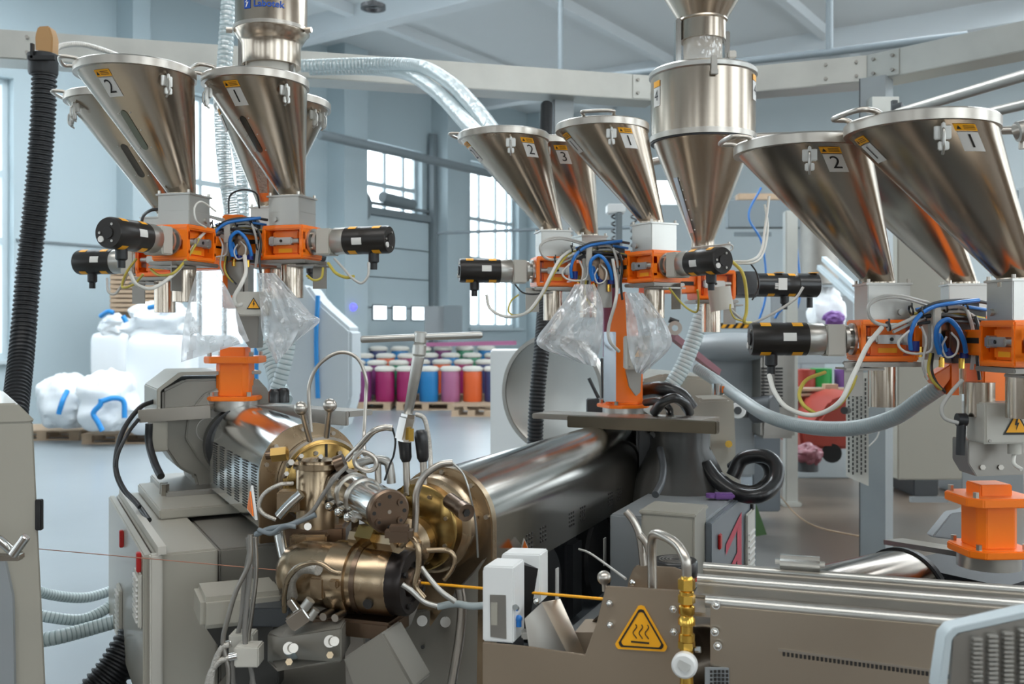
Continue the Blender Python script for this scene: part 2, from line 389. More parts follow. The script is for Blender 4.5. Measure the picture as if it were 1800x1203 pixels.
# service pipes below the ceiling, drop rods
def pipe_px(pts, r, name, mt, label, cat, group=None):
    mb = MB(); mb.tube([P(*p) for p in pts], r, 10, sm=False); return solo(name, mb, mt, label, cat, group)
pipe_px([(560, 236, 17.5), (700, 268, 19.5), (862, 306, 22.3)], .09, 'wall_pipe', 'duct_paint', 'grey service pipe sloping along the window wall above the sliding door', 'pipe')
pipe_px([(1010, 140, 14), (1458, 92, 12.4), (1700, 62, 11.5)], .05, 'ceiling_pipe', 'duct_paint', 'thin dark pipe under the ceiling at upper right', 'pipe')
pipe_px([(985, -60, 14), (985, 137, 14)], .04, 'drop_rod', 'duct_paint', 'thin grey hanger rod above the middle feeder hoppers', 'rod')
pipe_px([(1458, -60, 12.4), (1458, 92, 12.4)], .045, 'drop_rod', 'duct_paint', 'thin grey hanger rod at upper right above the gantry corner', 'rod')
pipe_px([(770, 410, 19), (960, 403, 17), (1110, 400, 15)], .03, 'wall_conduit', 'duct_paint', 'thin conduit crossing the tall window right of the door', 'pipe')
# sectional door with track
zt = 1.55+195/F*22
a = wallpt(wx(636)); b_ = wallpt(wx(748)); wd = (b_-a).length
mb = MB(frame(a+N1*.06, D1))
for k in range(6): mb.box((wd/2, 0, zt*(k+.5)/6), (wd, .08, zt/6-.025), .01)
door = struct('door_1', mb, 'door_paint')
for k in range(3):
    mb = MB(frame(a+N1*.115, D1)); mb.box((wd*(.2+.3*k), 0, 1.93), (wd*.21, .03, .36), .02); f = struct('window_frame', mb, 'duct_paint', door)
    mb = MB(frame(a+N1*.14, D1)); mb.box((wd*(.2+.3*k), 0, 1.93), (wd*.18, .02, .29)); struct('window_pane', mb, 'window_light', f)
mb = MB(frame(a+N1*.15, D1)); mb.box((-.22, 0, 2.9), (.16, .14, 5.8)); mb.box((wd+.1, 0, 3.1), (.14, .14, 6.2)); mb.box((wd/2, .1, zt+.1), (wd+.7, .18, .16)); mb.box((wd/2, .1, zt+.28), (wd+.5, .1, .06))
struct('door_track', mb, 'duct_paint', door)
mb = MB(frame(a+N1*.2, D1)); mb.cyl((-.3, -.06, zt+.15), (-.3, .26, zt+.15), .36); mb.cyl((wd*.2, 0, zt+.42), (wd*.68, 0, zt+.36), .12); struct('door_motor', mb, 'duct_paint', door)
mb = MB(); mb.box(P(615, 545, 20.4), (.3, .2, .62), .03); mb.m(1).ball(P(621, 540, 20.2), .08); solo('door_control_box', mb, ['dark_grey', 'lamp_blue'], 'dark wall control box with a blue light beside the sliding door', 'control box')
mb = MB(); mb.box(P(770, 567, 21), (.55, .3, .7)); mb.m(1).box(P(797, 567, 21)-Vector((0, .1, 0)), (.38, .3, .72)); solo('wall_cabinet', mb, ['grey_paint', 'duct_paint'], 'grey wall cabinet between the sliding door and the tall window', 'cabinet')
# hall lamp
t = thing('high_bay_lamp', 'dark ring shaped lamp hanging from the ceiling at top centre', 'lamp', P(656, 22, 12))
c = P(656, 16, 12); mb = MB(); mb._ring(c, (0, 0, 1), .155, .115, .05, 32); mb.cyl(c+Vector((0, 0, .03)), c+Vector((0, 0, .1)), .05); mb.box(c+Vector((0, 0, .03)), (.25, .02, .02)); build('lamp_ring', mb, 'black', t)
build('hanger', MB().cyl(c+Vector((0, 0, .1)), c+Vector((0, 0, 1.6)), .015, seg=8), 'black', t)
# ================================================================== GANTRY (galvanised cable channel on posts)
gz = 3.16; G = [W(-260, 5.35, gz), W(1146, 6.55, gz), W(1530, 6.05, gz), W(2500, 4.2, gz)]
t = thing('cable_gantry', 'galvanised steel channel gantry carried on posts across the hall above the hoppers', 'gantry', (G[1].x, G[1].y, 0))
mb = MB()
for k in range(3): mb.box2(G[k], G[k+1], .22, .165, .004)
build('channel', mb, 'galvanised', t)
def plate(p, d, Ln):   # joint plate with bolts on the front face
    d = Vector(d).normalized(); nrm = Vector((d.y, -d.x, 0)); nrm = nrm if nrm.y < 0 else -nrm
    mb = MB(frame(p+nrm*.114, d)); mb.box((0, 0, 0), (Ln, .006, .155), .002); sgn = 1
    o = build('joint_plate', mb, 'galvanised', t)
    for x in (-.3, .3):
        for z in (-.28, .28): build('bolt', MB(frame(p+nrm*.12, d)).cyl((x*Ln*1.0, -.012, z*.155), (x*Ln*1.0, .008, z*.155), .011, seg=6), 'dull_steel', o)
dA = G[1]-G[0]; dB = G[2]-G[1]; dC = G[3]-G[2]
plate(G[1]-dA.normalized()*.1, dA, .17); plate(G[2]-dB.normalized()*.17, dB, .3); plate(G[2]+dC.normalized()*.14, dC, .2)
plate(G[0]+dA.normalized()*(P(30, 115, 5.6)-P(-260, 115, 5.35)).length, dA, .28)
def post(px, Y, w_, d_, ztop, z0=0, ang=-20):
    pm = 'post_steel'; p = W(px, Y, 0); M = frame(p, (math.cos(R(ang)), math.sin(R(ang)), 0)); mb = MB(M); mb.box((0, d_/2-.005, (z0+ztop)/2), (w_, .006, ztop-z0)); mb.m(1).box((-w_/2, 0, (z0+ztop)/2), (.006, d_, ztop-z0)); mb.m(0).box((w_/2, 0, (z0+ztop)/2), (.006, d_, ztop-z0)); mb.box((0, -d_/2+.005, (z0+ztop)/2), (w_, .006, ztop-z0)); mb.box((0, 0, z0+.01), (w_*1.7, d_*1.7, .02))  # left face coloured dark for the shade inside an open channel
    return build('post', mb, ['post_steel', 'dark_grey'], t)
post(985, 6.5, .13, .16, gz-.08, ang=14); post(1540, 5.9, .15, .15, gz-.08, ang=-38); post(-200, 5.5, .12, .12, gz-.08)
mb = MB(); mb.box(P(1548, 190, 5.85), (.16, .16, .1)); build('bracket', mb, 'galvanised', t)
# long chrome conveying pipes
def rod(name, pts, r, m, label, cat='pipe', group=None):
    mb = MB(); mb.tube([P(*p) for p in pts], r, 12, sm=False); return solo(name, mb, m, label, cat, group)
rod('conveying_pipe', [(1572, 201, 5.6), (1850, 118, 4.3)], .028, 'dull_steel', 'upper of the two steel pipes slanting up to the right edge under the gantry')
rod('conveying_pipe', [(1640, 222, 5.6), (1850, 172, 4.5)], .026, 'dull_steel', 'lower of the two steel pipes slanting up to the right edge under the gantry')
rod('conveying_pipe', [(1120, 292, 5.2), (1332, 240, 5.1), (1500, 236, 4.9), (1900, 226, 4.5)], .02, 'steel', 'slim steel pipe running level behind the big cylindrical hopper')
mb = MB(); mb._ring(P(1572, 201, 5.62), (.8, -.5, .1), .06, .03, .05); mb.box(P(1572, 201, 5.62), (.03, .03, .16)); solo('pipe_clamp', mb, 'dark_grey', 'dark clamp on the end of the steel pipe beside the gantry post', 'clamp')

# ================================================================== BACKGROUND LEFT: big bags on pallets
def pallet(c, ang, w_=1.2, d_=.8, label='', group=None, h=.14):
    t = thing('pallet', label, 'pallet', c, group, frame(Vector(c), (math.cos(R(ang)), math.sin(R(ang)), 0)))
    mb = MB()
    for k in range(6): mb.box((0, -d_/2+d_*(k+.5)/6, h-.01), (w_, d_/6-.025, .022))
    for y in (-d_/2+.05, 0, d_/2-.05): mb.box((0, y, .011), (w_, .1, .022))
    build('deck', mb, 'wood', t, local=True)
    for x in (-w_/2+.07, 0, w_/2-.07):
        for y in (-d_/2+.05, 0, d_/2-.05): build('block', MB().box((x, y, .07), (.13, .1, .095)), 'wood', t, local=True)
    return t
def lump(c, s, seed, sq=3.2, amp=.08, top=0., fr=2.2):
    """crumpled sack: super-ellipsoid with noise, top>0 gathers it into a neck"""
    mb = MB(); nu, nv = 40, 30; V = []; Fc = []; rnd = Vector((seed*3.1, seed*1.7, seed))
    def e(v, p): return math.copysign(abs(v)**p, v)
    for j in range(nv+1):
        b_ = -math.pi/2+math.pi*j/nv
        for i in range(nu):
            a = 2*math.pi*i/nu; cb = max(0, math.cos(b_)); q = 2/sq
            d = Vector((e(cb, q)*e(math.cos(a), q), e(cb, q)*e(math.sin(a), q), e(math.sin(b_), q)))
            if top and d.z > .35: k = 1-top*((d.z-.35)/.65)**.8; d.x *= k; d.y *= k
            n_ = 1.1*noise.noise(d*fr*.8+rnd)+.75*(.3-abs(noise.noise(d*fr*1.7+rnd)))+.08*noise.noise(d*fr*5+rnd)
            d *= 1+amp*n_*1.4
            V.append(Vector(c)+Vector((d.x*s[0]/2, d.y*s[1]/2, max(-s[2]/2, d.z*s[2]/2))))
    for j in range(nv):
        for i in range(nu): i2 = (i+1) % nu; Fc.append([j*nu+i, j*nu+i2, (j+1)*nu+i2, (j+1)*nu+i])
    return mb.raw(V, Fc)
def bulk(name, px0, px1, py0, py1, Y, seed, label, group, straps=(), sq=4, amp=.06, top=.0, m='bag_white', dscale=.9, fr=2.2):
    a = P(px0, py1, Y); b_ = P(px1, py0, Y); c = (a+b_)/2; s = Vector((b_.x-a.x, (b_.x-a.x)*dscale, b_.z-a.z))
    t = thing(name, label, 'bulk bag', (c.x, c.y+s.y/2, a.z), group); c = c+Vector((0, s.y/2, 0))
    build('sack', lump(c, s, seed, sq, amp, top, fr), m, t)
    for st in straps:
        mb = MB(); pts = [P(*p) for p in st]; 
        mb.tube(pts, .035, 6); build('strap', mb, 'strap_blue', t)
    return t
def bulk_top(t, px0, px1, py0, py1, Y, seed, straps, sq, amp, top):
    a = P(px0, py1, Y); b_ = P(px1, py0, Y); c = (a+b_)/2; s = Vector((b_.x-a.x, (b_.x-a.x)*.7, b_.z-a.z)); c = c+Vector((0, s.y/2, 0))
    o = build('top_spout', lump(c, s, seed, sq, amp, top), 'bag_white', t)
    for st in straps: build('strap', MB().tube([P(*p) for p in st], .035, 6), 'strap_blue', t)
    return t
bg = 'white bulk bags stacked on pallets'
for i, (px, Y, lab) in enumerate([(98, 14.0, 'wooden pallet under the crumpled white bags, leftmost of its row'), (232, 13.6, 'wooden pallet under the tall white bulk bags behind the left gearbox')]):
    pallet(W(px, Y, 0), 4, 1.02, 1.0, lab, 'pallets under the bulk bags')
BG1 = bulk('bulk_bag', 155, 222, 584, 668, 14.6, 3, 'tall white bulk bag at the left of the upright bags with a blue strapped top', bg, [], 6, .02)
BG1 = bulk_top(BG1, 170, 222, 552, 592, 14.6, 8, [[(177, 556, 14.6), (190, 548, 14.5), (200, 550, 14.5)]], 2.6, .2, .4)
BG2 = bulk('bulk_bag', 216, 332, 588, 768, 13.0, 5, 'largest upright white bulk bag behind the left gearbox', bg, [[(217, 672, 12.9), (218, 690, 12.9)]], 7, .015)
bulk_top(BG2, 206, 325, 535, 600, 13.1, 6, [[(216, 556, 12.9), (222, 566, 12.9)], [(262, 541, 13), (282, 538, 12.9), (292, 546, 12.9)]], 2.8, .24, .2)
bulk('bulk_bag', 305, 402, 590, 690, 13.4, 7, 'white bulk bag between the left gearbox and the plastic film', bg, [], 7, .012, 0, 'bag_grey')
bulk('empty_sack', 52, 140, 660, 757, 13.0, 11, 'heaped white sack with a slanted blue strap, leftmost on the pallet', bg, [[(103, 728, 12.75), (110, 705, 12.75), (118, 688, 12.9)]], 2.3, .16)
bulk('empty_sack', 118, 222, 655, 762, 12.6, 15, 'heaped white sack with blue strap loops beside the largest bulk bag', bg, [[(180, 758, 12.4), (172, 742, 12.4), (164, 727, 12.4), (176, 712, 12.4), (178, 702, 12.4)], [(178, 706, 12.4), (200, 700, 12.45), (217, 706, 12.5), (219, 735, 12.5)]], 2.4, .16)
mb = MB()
for k in range(9): mb.box(P(258, 482+k*8, 15)+Vector((0, 0, 0)), (.95, .5, .055), .01)
mb.box(P(258, 520, 15.2), (.98, .4, .8)); solo('louvred_unit', mb, 'wood', 'tan slatted unit behind the bulk bags at left', 'vent unit')
# big grey sack hanging behind, with blue strap
M = frame(Vector((0, 8.6, 0)), (1, 0, 0))
t = thing('hanging_bulk_bag', 'tall grey bulk bag with slanting shoulders and a blue strap behind the left feeder', 'bulk bag', W(555, 8.6, 0))
Z = lambda px, py: P(px, py, 8.6)
mb = MB(); mb.wprism([Z(470, 700), Z(470, 560), Z(505, 505), Z(540, 500), Z(562, 530), Z(618, 580), Z(618, 702), Z(600, 760), Z(480, 765)], (0, .55, 0), .03); build('sack', mb, 'bag_grey', t)
mb = MB(); mb.tube([Z(560, 520)+Vector((0, -.03, 0)), Z(557, 600)+Vector((0, -.03, 0)), Z(560, 700)+Vector((0, -.03, 0))], .02, 6); build('strap', mb, 'strap_blue', t)
mb = MB(); mb.tube([Z(452, 605)+Vector((0, -.03, 0)), Z(452, 720)+Vector((0, -.03, 0))], .02, 6); build('strap', mb, 'strap_blue', t)
mb = MB()
for x in (490, 610): mb.box2(W(x, 8.8, 0), W(x, 8.8, .5), .06, .06)
build('stand_leg', mb, 'grey_paint', t)
# drums
cols = ['drum_plum', 'drum_magenta', 'drum_magenta', 'drum_blue', 'drum_mauve', 'drum_orange', 'drum_navy']
nm = dict(drum_plum='plum', drum_magenta='magenta', drum_blue='blue', drum_mauve='mauve', drum_orange='orange', drum_navy='navy', drum_green='green')
pxs = [637, 677, 714, 754, 792, 831, 868]
wher = ['left end of the front row', 'second in the front row from the left', 'third in the front row beside the tee handle', 'middle of the front row', 'right of the blue one in the front row', 'second from the right in the front row', 'right end of the front row']
rnd = random.Random(4)
def drum(p, c, lab, r=.19, h=.62, grp='lidded drums on pallets'):
    t = thing('drum', lab, 'drum', p, grp); q = Vector(p)
    build('drum_body', MB().lathe([(r*.93, 0), (r*.97, .02), (r, h*.33), (r*.985, h*.5), (r, h*.67), (r*.97, h-.03), (r*.9, h)], q, seg=20), c, t)
    build('lid', MB().lathe([(r*1.04, h-.02), (r*1.1, h+.0), (r*1.1, h+.035), (r*.8, h+.075), (0, h+.085)], q, seg=20), 'lid_cream' if rnd.random() < .93 else 'drum_green', t)
zb = .14
for i, c in enumerate(cols): drum(W(pxs[i], 19, zb), c, '%s drum with cream lid, %s' % (nm[c], wher[i]))
rowc = ['drum_green', 'drum_blue', 'drum_navy', 'drum_plum', 'drum_orange', 'drum_blue', 'drum_green', 'drum_magenta']
for r_, (Y, z0, x0, nme) in enumerate([(19.6, .24, 625, 'second'), (20.2, .36, 640, 'third'), (20.8, .50, 665, 'fourth')]):
    for i in range(7 if r_ < 2 else 6):
        drum(W(x0+38*i, Y+(0.5 if i > 2 else 0), z0), rowc[(i*3+r_) % 8], 'cream lidded drum, %s from the left in the %s row from the front' % (['first', 'second', 'third', 'fourth', 'fifth', 'sixth', 'seventh'][i], nme), grp='drums of the %s row' % nme)
for i, (px, Y, lab) in enumerate([(640, 19, 'pallet under the plum and magenta drums'), (750, 19, 'pallet under the blue and mauve drums'), (860, 19, 'pallet under the orange and navy drums')]):
    pallet(W(px, Y, 0), 1, 1.12, .8, lab, 'pallets under the drums')
for r_, z0 in enumerate([.24, .36, .50]):
    mb = MB(); mb.box(W(775, 19.75+.6*r_, z0/2), (2.7, .45, z0-.01)); solo('drum_platform', mb, 'wood', ['low', 'middle', 'tall'][r_]+' wooden platform step hidden under the rear drums', 'platform', 'platform steps of the drums')
pallet(W(832, 17.6, 0), -3, .72, .8, 'small empty wooden pallet on the floor beside the white cabinet', None, .2)
mb = MB(); mb.box2(P(752, 606, 17), P(905, 603, 16), .1, .07); solo('shelf_beam', mb, 'drum_mauve', 'long wine red rail above the drum lids', 'rail')
# ================================================================== BACKGROUND CENTRE: white cabinet, big dish, steel tanks
mb = MB(); a = W(862, 8.0, 0); mb.box((W(862, 8, 0)+W(935, 8, 0))/2+Vector((0, .3, .69)), ((935-862)/F*8, .6, 1.38), .01); solo('white_cabinet', mb, 'white_paint', 'plain white cabinet between the drums and the big steel dish', 'cabinet')
t = thing('steel_dish', 'large round steel dish standing on edge behind the middle extruder', 'dish', W(965, 5.2, 0))
c = P(972, 692, 5.2); ax = Vector((-.55, -.83, 0)); 
build('dish_face', MB().lathe([(0, -.035), (.15, -.03), (.27, -.005), (.3, .012), (.31, 0), (.31, -.06), (.2, -.12), (0, -.14)][::-1], c, ax, 48), 'alu', t)
build('rim', MB()._ring(c, ax, .318, .296, .02, 56), 'dull_steel', t)
build('stand', MB().box2((c.x+.1, c.y+.1, 0), (c.x+.1, c.y+.1, c.z-.05), .1, .12), 'grey_paint', t)
mb = MB(); q = W(1000, 5.6, 0); mb.lathe([(.125, 0), (.125, 1.45), (.11, 1.47), (.11, 1.49)], q, seg=32); mb.lathe([(.13, .9), (.135, .91), (.13, .92)], q, seg=32); solo('steel_tank', mb, 'dull_steel', 'upright brushed steel cylinder behind the clear plastic film of the middle feeder', 'tank')
rod('steel_rail', [(953, 565, 5.3), (957, 800, 5.3)], .014, 'steel', 'left of two thin upright steel tubes beside the black hose', 'tube')
rod('steel_rail', [(972, 565, 5.25), (976, 800, 5.25)], .012, 'steel', 'right of two thin upright steel tubes beside the black hose', 'tube')
mb = MB(); mb.box(P(1046, 715, 4.3), (.075, .08, .07), .005); mb.cyl(P(1052, 700, 4.3), P(1035, 665, 4.3), .008); mb.cyl(P(1060, 700, 4.3), P(1058, 630, 4.3), .007); solo('small_switch_box', mb, 'dark_grey', 'small grey box with two black stalks left of the middle orange column', 'switch box')
# ================================================================== BACKGROUND RIGHT
def bx(name, px0, px1, py0, py1, Y, d, m, label, cat, bev=.01, grp=None):
    a = P(px0, py1, Y); b_ = P(px1, py0, Y); mb = MB(); c = (a+b_)/2; z0 = 0 if py1 == 0 else a.z; z1 = b_.z
    mb.box((c.x, Y+d/2, (z0+z1)/2), (b_.x-a.x, d, z1-z0), bev); return solo(name, mb, m, label, cat, grp)
bx('mezzanine_panel', 1280, 1420, 352, 400, 13, .2, 'duct_paint', 'dark shelf of the far mezzanine above the steel cone of the big hopper', 'shelf')
t = thing('wall_rack', 'grey framed rack on the far wall behind the big hopper cone', 'rack', W(1330, 14, 0))
mb = MB()
for a_, b_ in [((1290, 350), (1355, 350)), ((1290, 412), (1355, 412)), ((1290, 350), (1290, 412)), ((1355, 350), (1355, 412)), ((1290, 380), (1355, 380)), ((1320, 350), (1320, 412))]: mb.box2(P(*a_, 14), P(*b_, 14), .06, .06)
build('frame', mb, 'duct_paint', t)
for x in (1293, 1352): build('leg', MB().box2(P(x, 412, 14), W(x, 14, 0), .06, .06), 'duct_paint', t)
bx('roof_sign_box', 1298, 1400, 340, 352, 13.4, .2, 'wood', 'thin tan beam across the far mezzanine', 'beam')
bx('tall_window_bright', 1135, 1215, 318, 358, 15, .1, 'window_light', 'bright slanted rooflight strip seen behind the front hopper cone', 'window')
bx('light_post', 1381, 1403, 370, 890, 8.5, .1, 'galvanised', 'slim galvanised post with a foot plate right of the coiled black hose', 'post')
bx('post_foot', 1377, 1410, 884, 892, 8.45, .2, 'galvanised', 'foot plate of the slim galvanised post', 'foot plate')
bx('grey_pillar', 1408, 1450, 400, 0, 13.2, .4, 'grey_paint', 'grey pillar behind the slanted right hopper', 'pillar')
mb = MB(); mb.lathe([(.22, 0), (.22, 1.5)], P(1440, 500, 11.5), seg=24); solo('brown_tank', mb, 'dull_steel', 'brownish steel tank standing behind the hopper numbered 2 at right', 'tank')
for k, (a_, b_) in enumerate([((1440, 470), (1540, 560)), ((1448, 455), (1548, 545))]):
    mb = MB(); mb.box2(P(*a_, 11), P(*b_, 9), .05, .05); solo('stair_rail', mb, 'frame_paint', ['lower', 'upper'][k]+' pale stair rail slanting behind the right feeder', 'rail', 'stair rails')
bx('hazard_beam', 1250, 1345, 568, 578, 9.5, .08, 'ink', 'black beam striped yellow under the big hopper outlet', 'beam')
mb = MB()
for k in range(7): a = P(1254+k*13, 577, 9.48); mb.wprism([a, a+Vector((.035, 0, 0)), a+Vector((.07, 0, .05)), a+Vector((.035, 0, .05))], (0, -.01, 0))
solo('hazard_stripes', mb, 'yellow', 'yellow slanted stripes on the black beam', 'stripes')
bx('pale_cabinet', 1355, 1500, 520, 640, 12, .5, 'grey_paint', 'grey cabinet with open front far behind the right motor', 'cabinet')
mb = lump(P(1455, 548, 11.4), (.42, .2, .55), 21, 2.6, .15, .3); solo('hanging_white_sack', mb, 'bag_white', 'white sack hanging between the slim post and the right throat box', 'sack')
mb = lump(P(1466, 560, 11.1), (.22, .16, .16), 33, 2.2, .2); solo('dark_bundle', mb, 'purple', 'small dark purple bundle in front of the hanging white sack', 'bundle')
# white hopper tray, green machine
t = thing('winding_machine', 'green and grey machine with vent grilles behind the coiled black hose', 'machine', W(1290, 7, 0))
mb = MB(); mb.box(W(1268, 7.3, .98), (.36, .6, 1.0), .02); build('grey_body', mb, 'grey_paint', t)
mb = MB(); mb.box2(W(1318, 6.9, 0), W(1318, 6.9, 1.4), .12, .14); mb.box2(W(1243, 6.9, 0), W(1243, 6.9, 1.46), .06, .08); mb.wprism([P(1320, 860, 6.8), P(1348, 940, 6.8), P(1320, 945, 6.8)], (0, .2, 0)); build('green_frame', mb, 'green_paint', t)
mb = MB(); mb.box(W(1358, 6.9, 1.1), (.24, .3, .62), .02); pn = build('vent_panel', mb, 'dull_steel', t)
mb = MB()
for c_ in range(2):
    for k in range(12): mb.box(P(1345+c_*24, 648+k*6, 6.72), (.05, .02, .012))
build('vent_slot', mb, 'ink', pn)
mb = MB(); mb.cyl(P(1322, 722, 6.6), P(1362, 718, 6.5), .09, bev=.01); mb.cyl(P(1300, 722, 6.55), P(1322, 722, 6.6), .05); build('drive_motor', mb, 'dark_grey', t)
mb = MB(); mb.ball(P(1290, 610, 6.9), .34, 32, (1.1, .7, .3)); build('dome', mb, 'grey_paint', t)
t = thing('wheel_disc', 'white wheel disc at the edge of the green machine', 'wheel', P(1297, 722, 5))
build('disc', MB().cyl(P(1297, 722, 5), P(1297, 722, 5.05), .042, bev=.004), 'white_paint', t); build('hub', MB().cyl(P(1297, 722, 4.98), P(1297, 722, 5.03), .02), 'dark_grey', t)
bx('grey_bench', 1323, 1372, 760, 900, 7.6, .4, 'blue_grey', 'blue grey bench between the hose coil and the slim post', 'bench')
mb = MB(); mb.wprism([P(1325, 768, 7.3), P(1358, 757, 7.3), P(1350, 775, 7.3), P(1326, 772, 7.3)], (0, .2, 0)); solo('tilted_tray', mb, 'blue_grey', 'small tilted grey tray on the bench behind the hose coil', 'tray')
t = thing('red_machine', 'red rounded machine under the loop of grey hose at right', 'machine', W(1450, 9, 0))
mb = MB(); mb.wprism([P(1406, 755, 9), P(1440, 735, 9), P(1460, 705, 9), P(1500, 690, 9), P(1545, 700, 9), P(1548, 790, 9), P(1410, 790, 9)], (0, .9, 0), .03); build('hull', mb, 'red_machine', t)
for x in (1420, 1462, 1520):
    build('wheel', MB().cyl(W(x, 9.0, .4), W(x, 9.12, .4), .09), 'black', t); build('leg', MB().box2(W(x, 9.1, 0), W(x, 9.1, .42), .08, .06), 'dark_grey', t)
mb = lump(P(1420, 800, 8.7), (.24, .24, .2), 31, 2.2, .2); solo('red_bundle', mb, 'dusty_red', 'dusty pink plastic bundle on the floor beside the red machine', 'bundle')
mb = MB(); mb.lathe([(.1, 0), (.1, .12)], P(1418, 828, 8.7), seg=16); solo('dark_drum', mb, 'dark_grey', 'dark small drum under the pink bundle', 'drum')
# spools on a pallet
for (px, c_, lb) in [(1416, 'red_machine', 'small red spool at the left of the spools on the raised pallet'), (1443, 'green_spool', 'bright green spool on the raised pallet at right'), (1486, 'purple', 'purple spool right of the bright green spool')]:
    t = thing('spool', lb, 'spool', P(px, 680, 10), 'spools on the raised pallet'); h_ = .19 if c_ != 'green_spool' else .2
    build('winding', MB().lathe([(.11, .0), (.11, h_)], P(px, 682, 10), seg=24), c_, t); build('flange', MB().lathe([(.125, 0), (.125, .012)], P(px, 682, 10), seg=24), 'white_paint', t)
pallet(P(1445, 693, 10), 0, .95, .6, 'raised wooden pallet carrying the green and purple spools', None, .07)
bx('spool_stand', 1400, 1500, 690, 0, 10.1, .5, 'end_wall_paint', 'grey stand under the raised pallet of spools', 'stand')
# perforated guard
t = thing('perforated_guard', 'tilted perforated white sheet guard left of the gantry post', 'guard', W(1508, 5.6, .5))
M = frame(P(1490, 850, 5.6), (1, .0, -.12)); 
hh = (850-658)/F*5.6; ww = 38/F*5.6
build('sheet', MB().wprism([P(1488, 660, 5.6), P(1527, 655, 5.5), P(1527, 855, 5.5), P(1488, 838, 5.6)], (0, .008, 0)), 'light_beige', t)
mb = MB()
for c_ in range(5):
    for k in range(21):
        a = P(1492+c_*7.3, 668+(k+(c_ % 2)*.5)*8, 5.57-.02*c_); mb.box(a, (.008, .006, .018))
build('perforation', mb, 'ink', t)
build('knob', MB().cyl(P(1490, 722, 5.5), P(1484, 722, 5.3), .02), 'black', t)
# big beige enclosure at right
t = thing('beige_enclosure', 'large beige cabinet with grey legs behind the right feeder', 'cabinet', W(1640, 7.4, 0))
a = P(1578, 0, 7.4); 
mb = MB(); mb.box(((P(1578, 0, 7.4).x+P(1692, 0, 7.4).x)/2, 7.8, 1.45), ((1692-1578)/F*7.4, .8, 2.1), .01); build('housing', mb, 'beige_paint', t)
mb = MB(); mb.box2(W(1668, 7.35, 0), W(1668, 7.35, 2.4), .12, .05); mb.box2(W(1600, 7.35, .26), W(1665, 7.35, .26), .04, .04); mb.box2(W(1598, 7.35, .3), W(1598, 7.35, 1.35), .03, .03); build('frame', mb, 'grey_paint', t)
bx('far_cabinet', 1540, 1700, 300, 470, 13, .8, 'end_wall_paint', 'pale grey block high behind the crossing hoppers at right', 'cabinet')
for k, (px0, px1, c_) in enumerate([(1606, 1650, 'dark_grey'), (1690, 1800, 'grey_paint')]):
    bx('floor_crate', px0, px1, 815, 0, 9.0, .5, c_, ['dark crate on the floor below the beige cabinet', 'grey crate on the floor at the right behind the orange column'][k], 'crate')
bx('red_light_bar', 1578, 1598, 730, 738, 5.2, .05, 'red', 'small red reflector beside the end of the grey hose', 'reflector')
# right edge box with window and stub
bx('edge_box', 1788, 1830, 330, 480, 5.0, .3, 'frame_paint', 'pale box cut by the right edge beside the front hopper', 'box')
t = thing('pipe_end', 'steel pipe end with a clamp at the right edge above the front hopper', 'pipe', P(1795, 240, 3.4))
build('pipe', MB().cyl(P(1786, 232, 3.4), P(1850, 210, 3.3), .03), 'steel', t); build('clamp', MB()._ring(P(1788, 232, 3.38), (1, -.1, .2), .036, .02, .03), 'dull_steel', t); build('stub', MB().cyl(P(1797, 240, 3.4), P(1797, 262, 3.4), .012), 'steel', t)
# thin coiled hoses and blue air lines far behind
def cable(name, pts, r, m, label, cat='cable', grp=None, seg=7):
    mb = MB(); mb.tube([P(*p) for p in pts], r, seg); return solo(name, mb, m, label, cat, grp)
for k, x in enumerate((1338, 1398)):
    cable('air_line', [(x, 330, 9), (x-22+20*k, 380, 9), (x+2, 430, 9), (x+8, 520, 9), (x-14, 600, 9), (x+3, 660, 9)], .01, 'blue_tube', ['thin blue air line hanging left of the slim post', 'thin blue air line hanging along the slim post'][k], 'air line', 'hanging blue air lines')
cable('air_line', [(1362, 560, 8.8), (1374, 545, 8.8), (1392, 550, 8.8), (1400, 600, 8.8)], .012, 'blue_tube', 'blue air line loop above the right motor beside the slim post', 'air line', 'hanging blue air lines')
for k in range(2):
    x = 1080+k*34; pts = []
    for i in range(40): a = i*.9; pts.append((x+5*math.cos(a), 375+i*1.8, 9+.03*math.sin(a)))
    cable('coiled_hose', pts, .008, 'black', ['black spiral air hose behind the front slanted hopper, left one', 'black spiral air hose behind the front slanted hopper, right one'][k], 'hose', 'spiral air hoses', 5)
bx('vertical_tool_rail', 1083, 1094, 372, 440, 8.9, .1, 'duct_paint', 'dark vertical rail between the two spiral air hoses', 'rail')
bx('white_machine_head', 1068, 1100, 358, 374, 8.9, .2, 'white_paint', 'white machine head behind the front slanted hopper', 'machine head')
cable('floor_cable', [(1368, 868, 8), (1400, 905, 7.3), (1440, 928, 6.8), (1520, 945, 6.5)], .006, 'wood', 'thin tan cable lying on the floor right of the hose coil', 'cable')
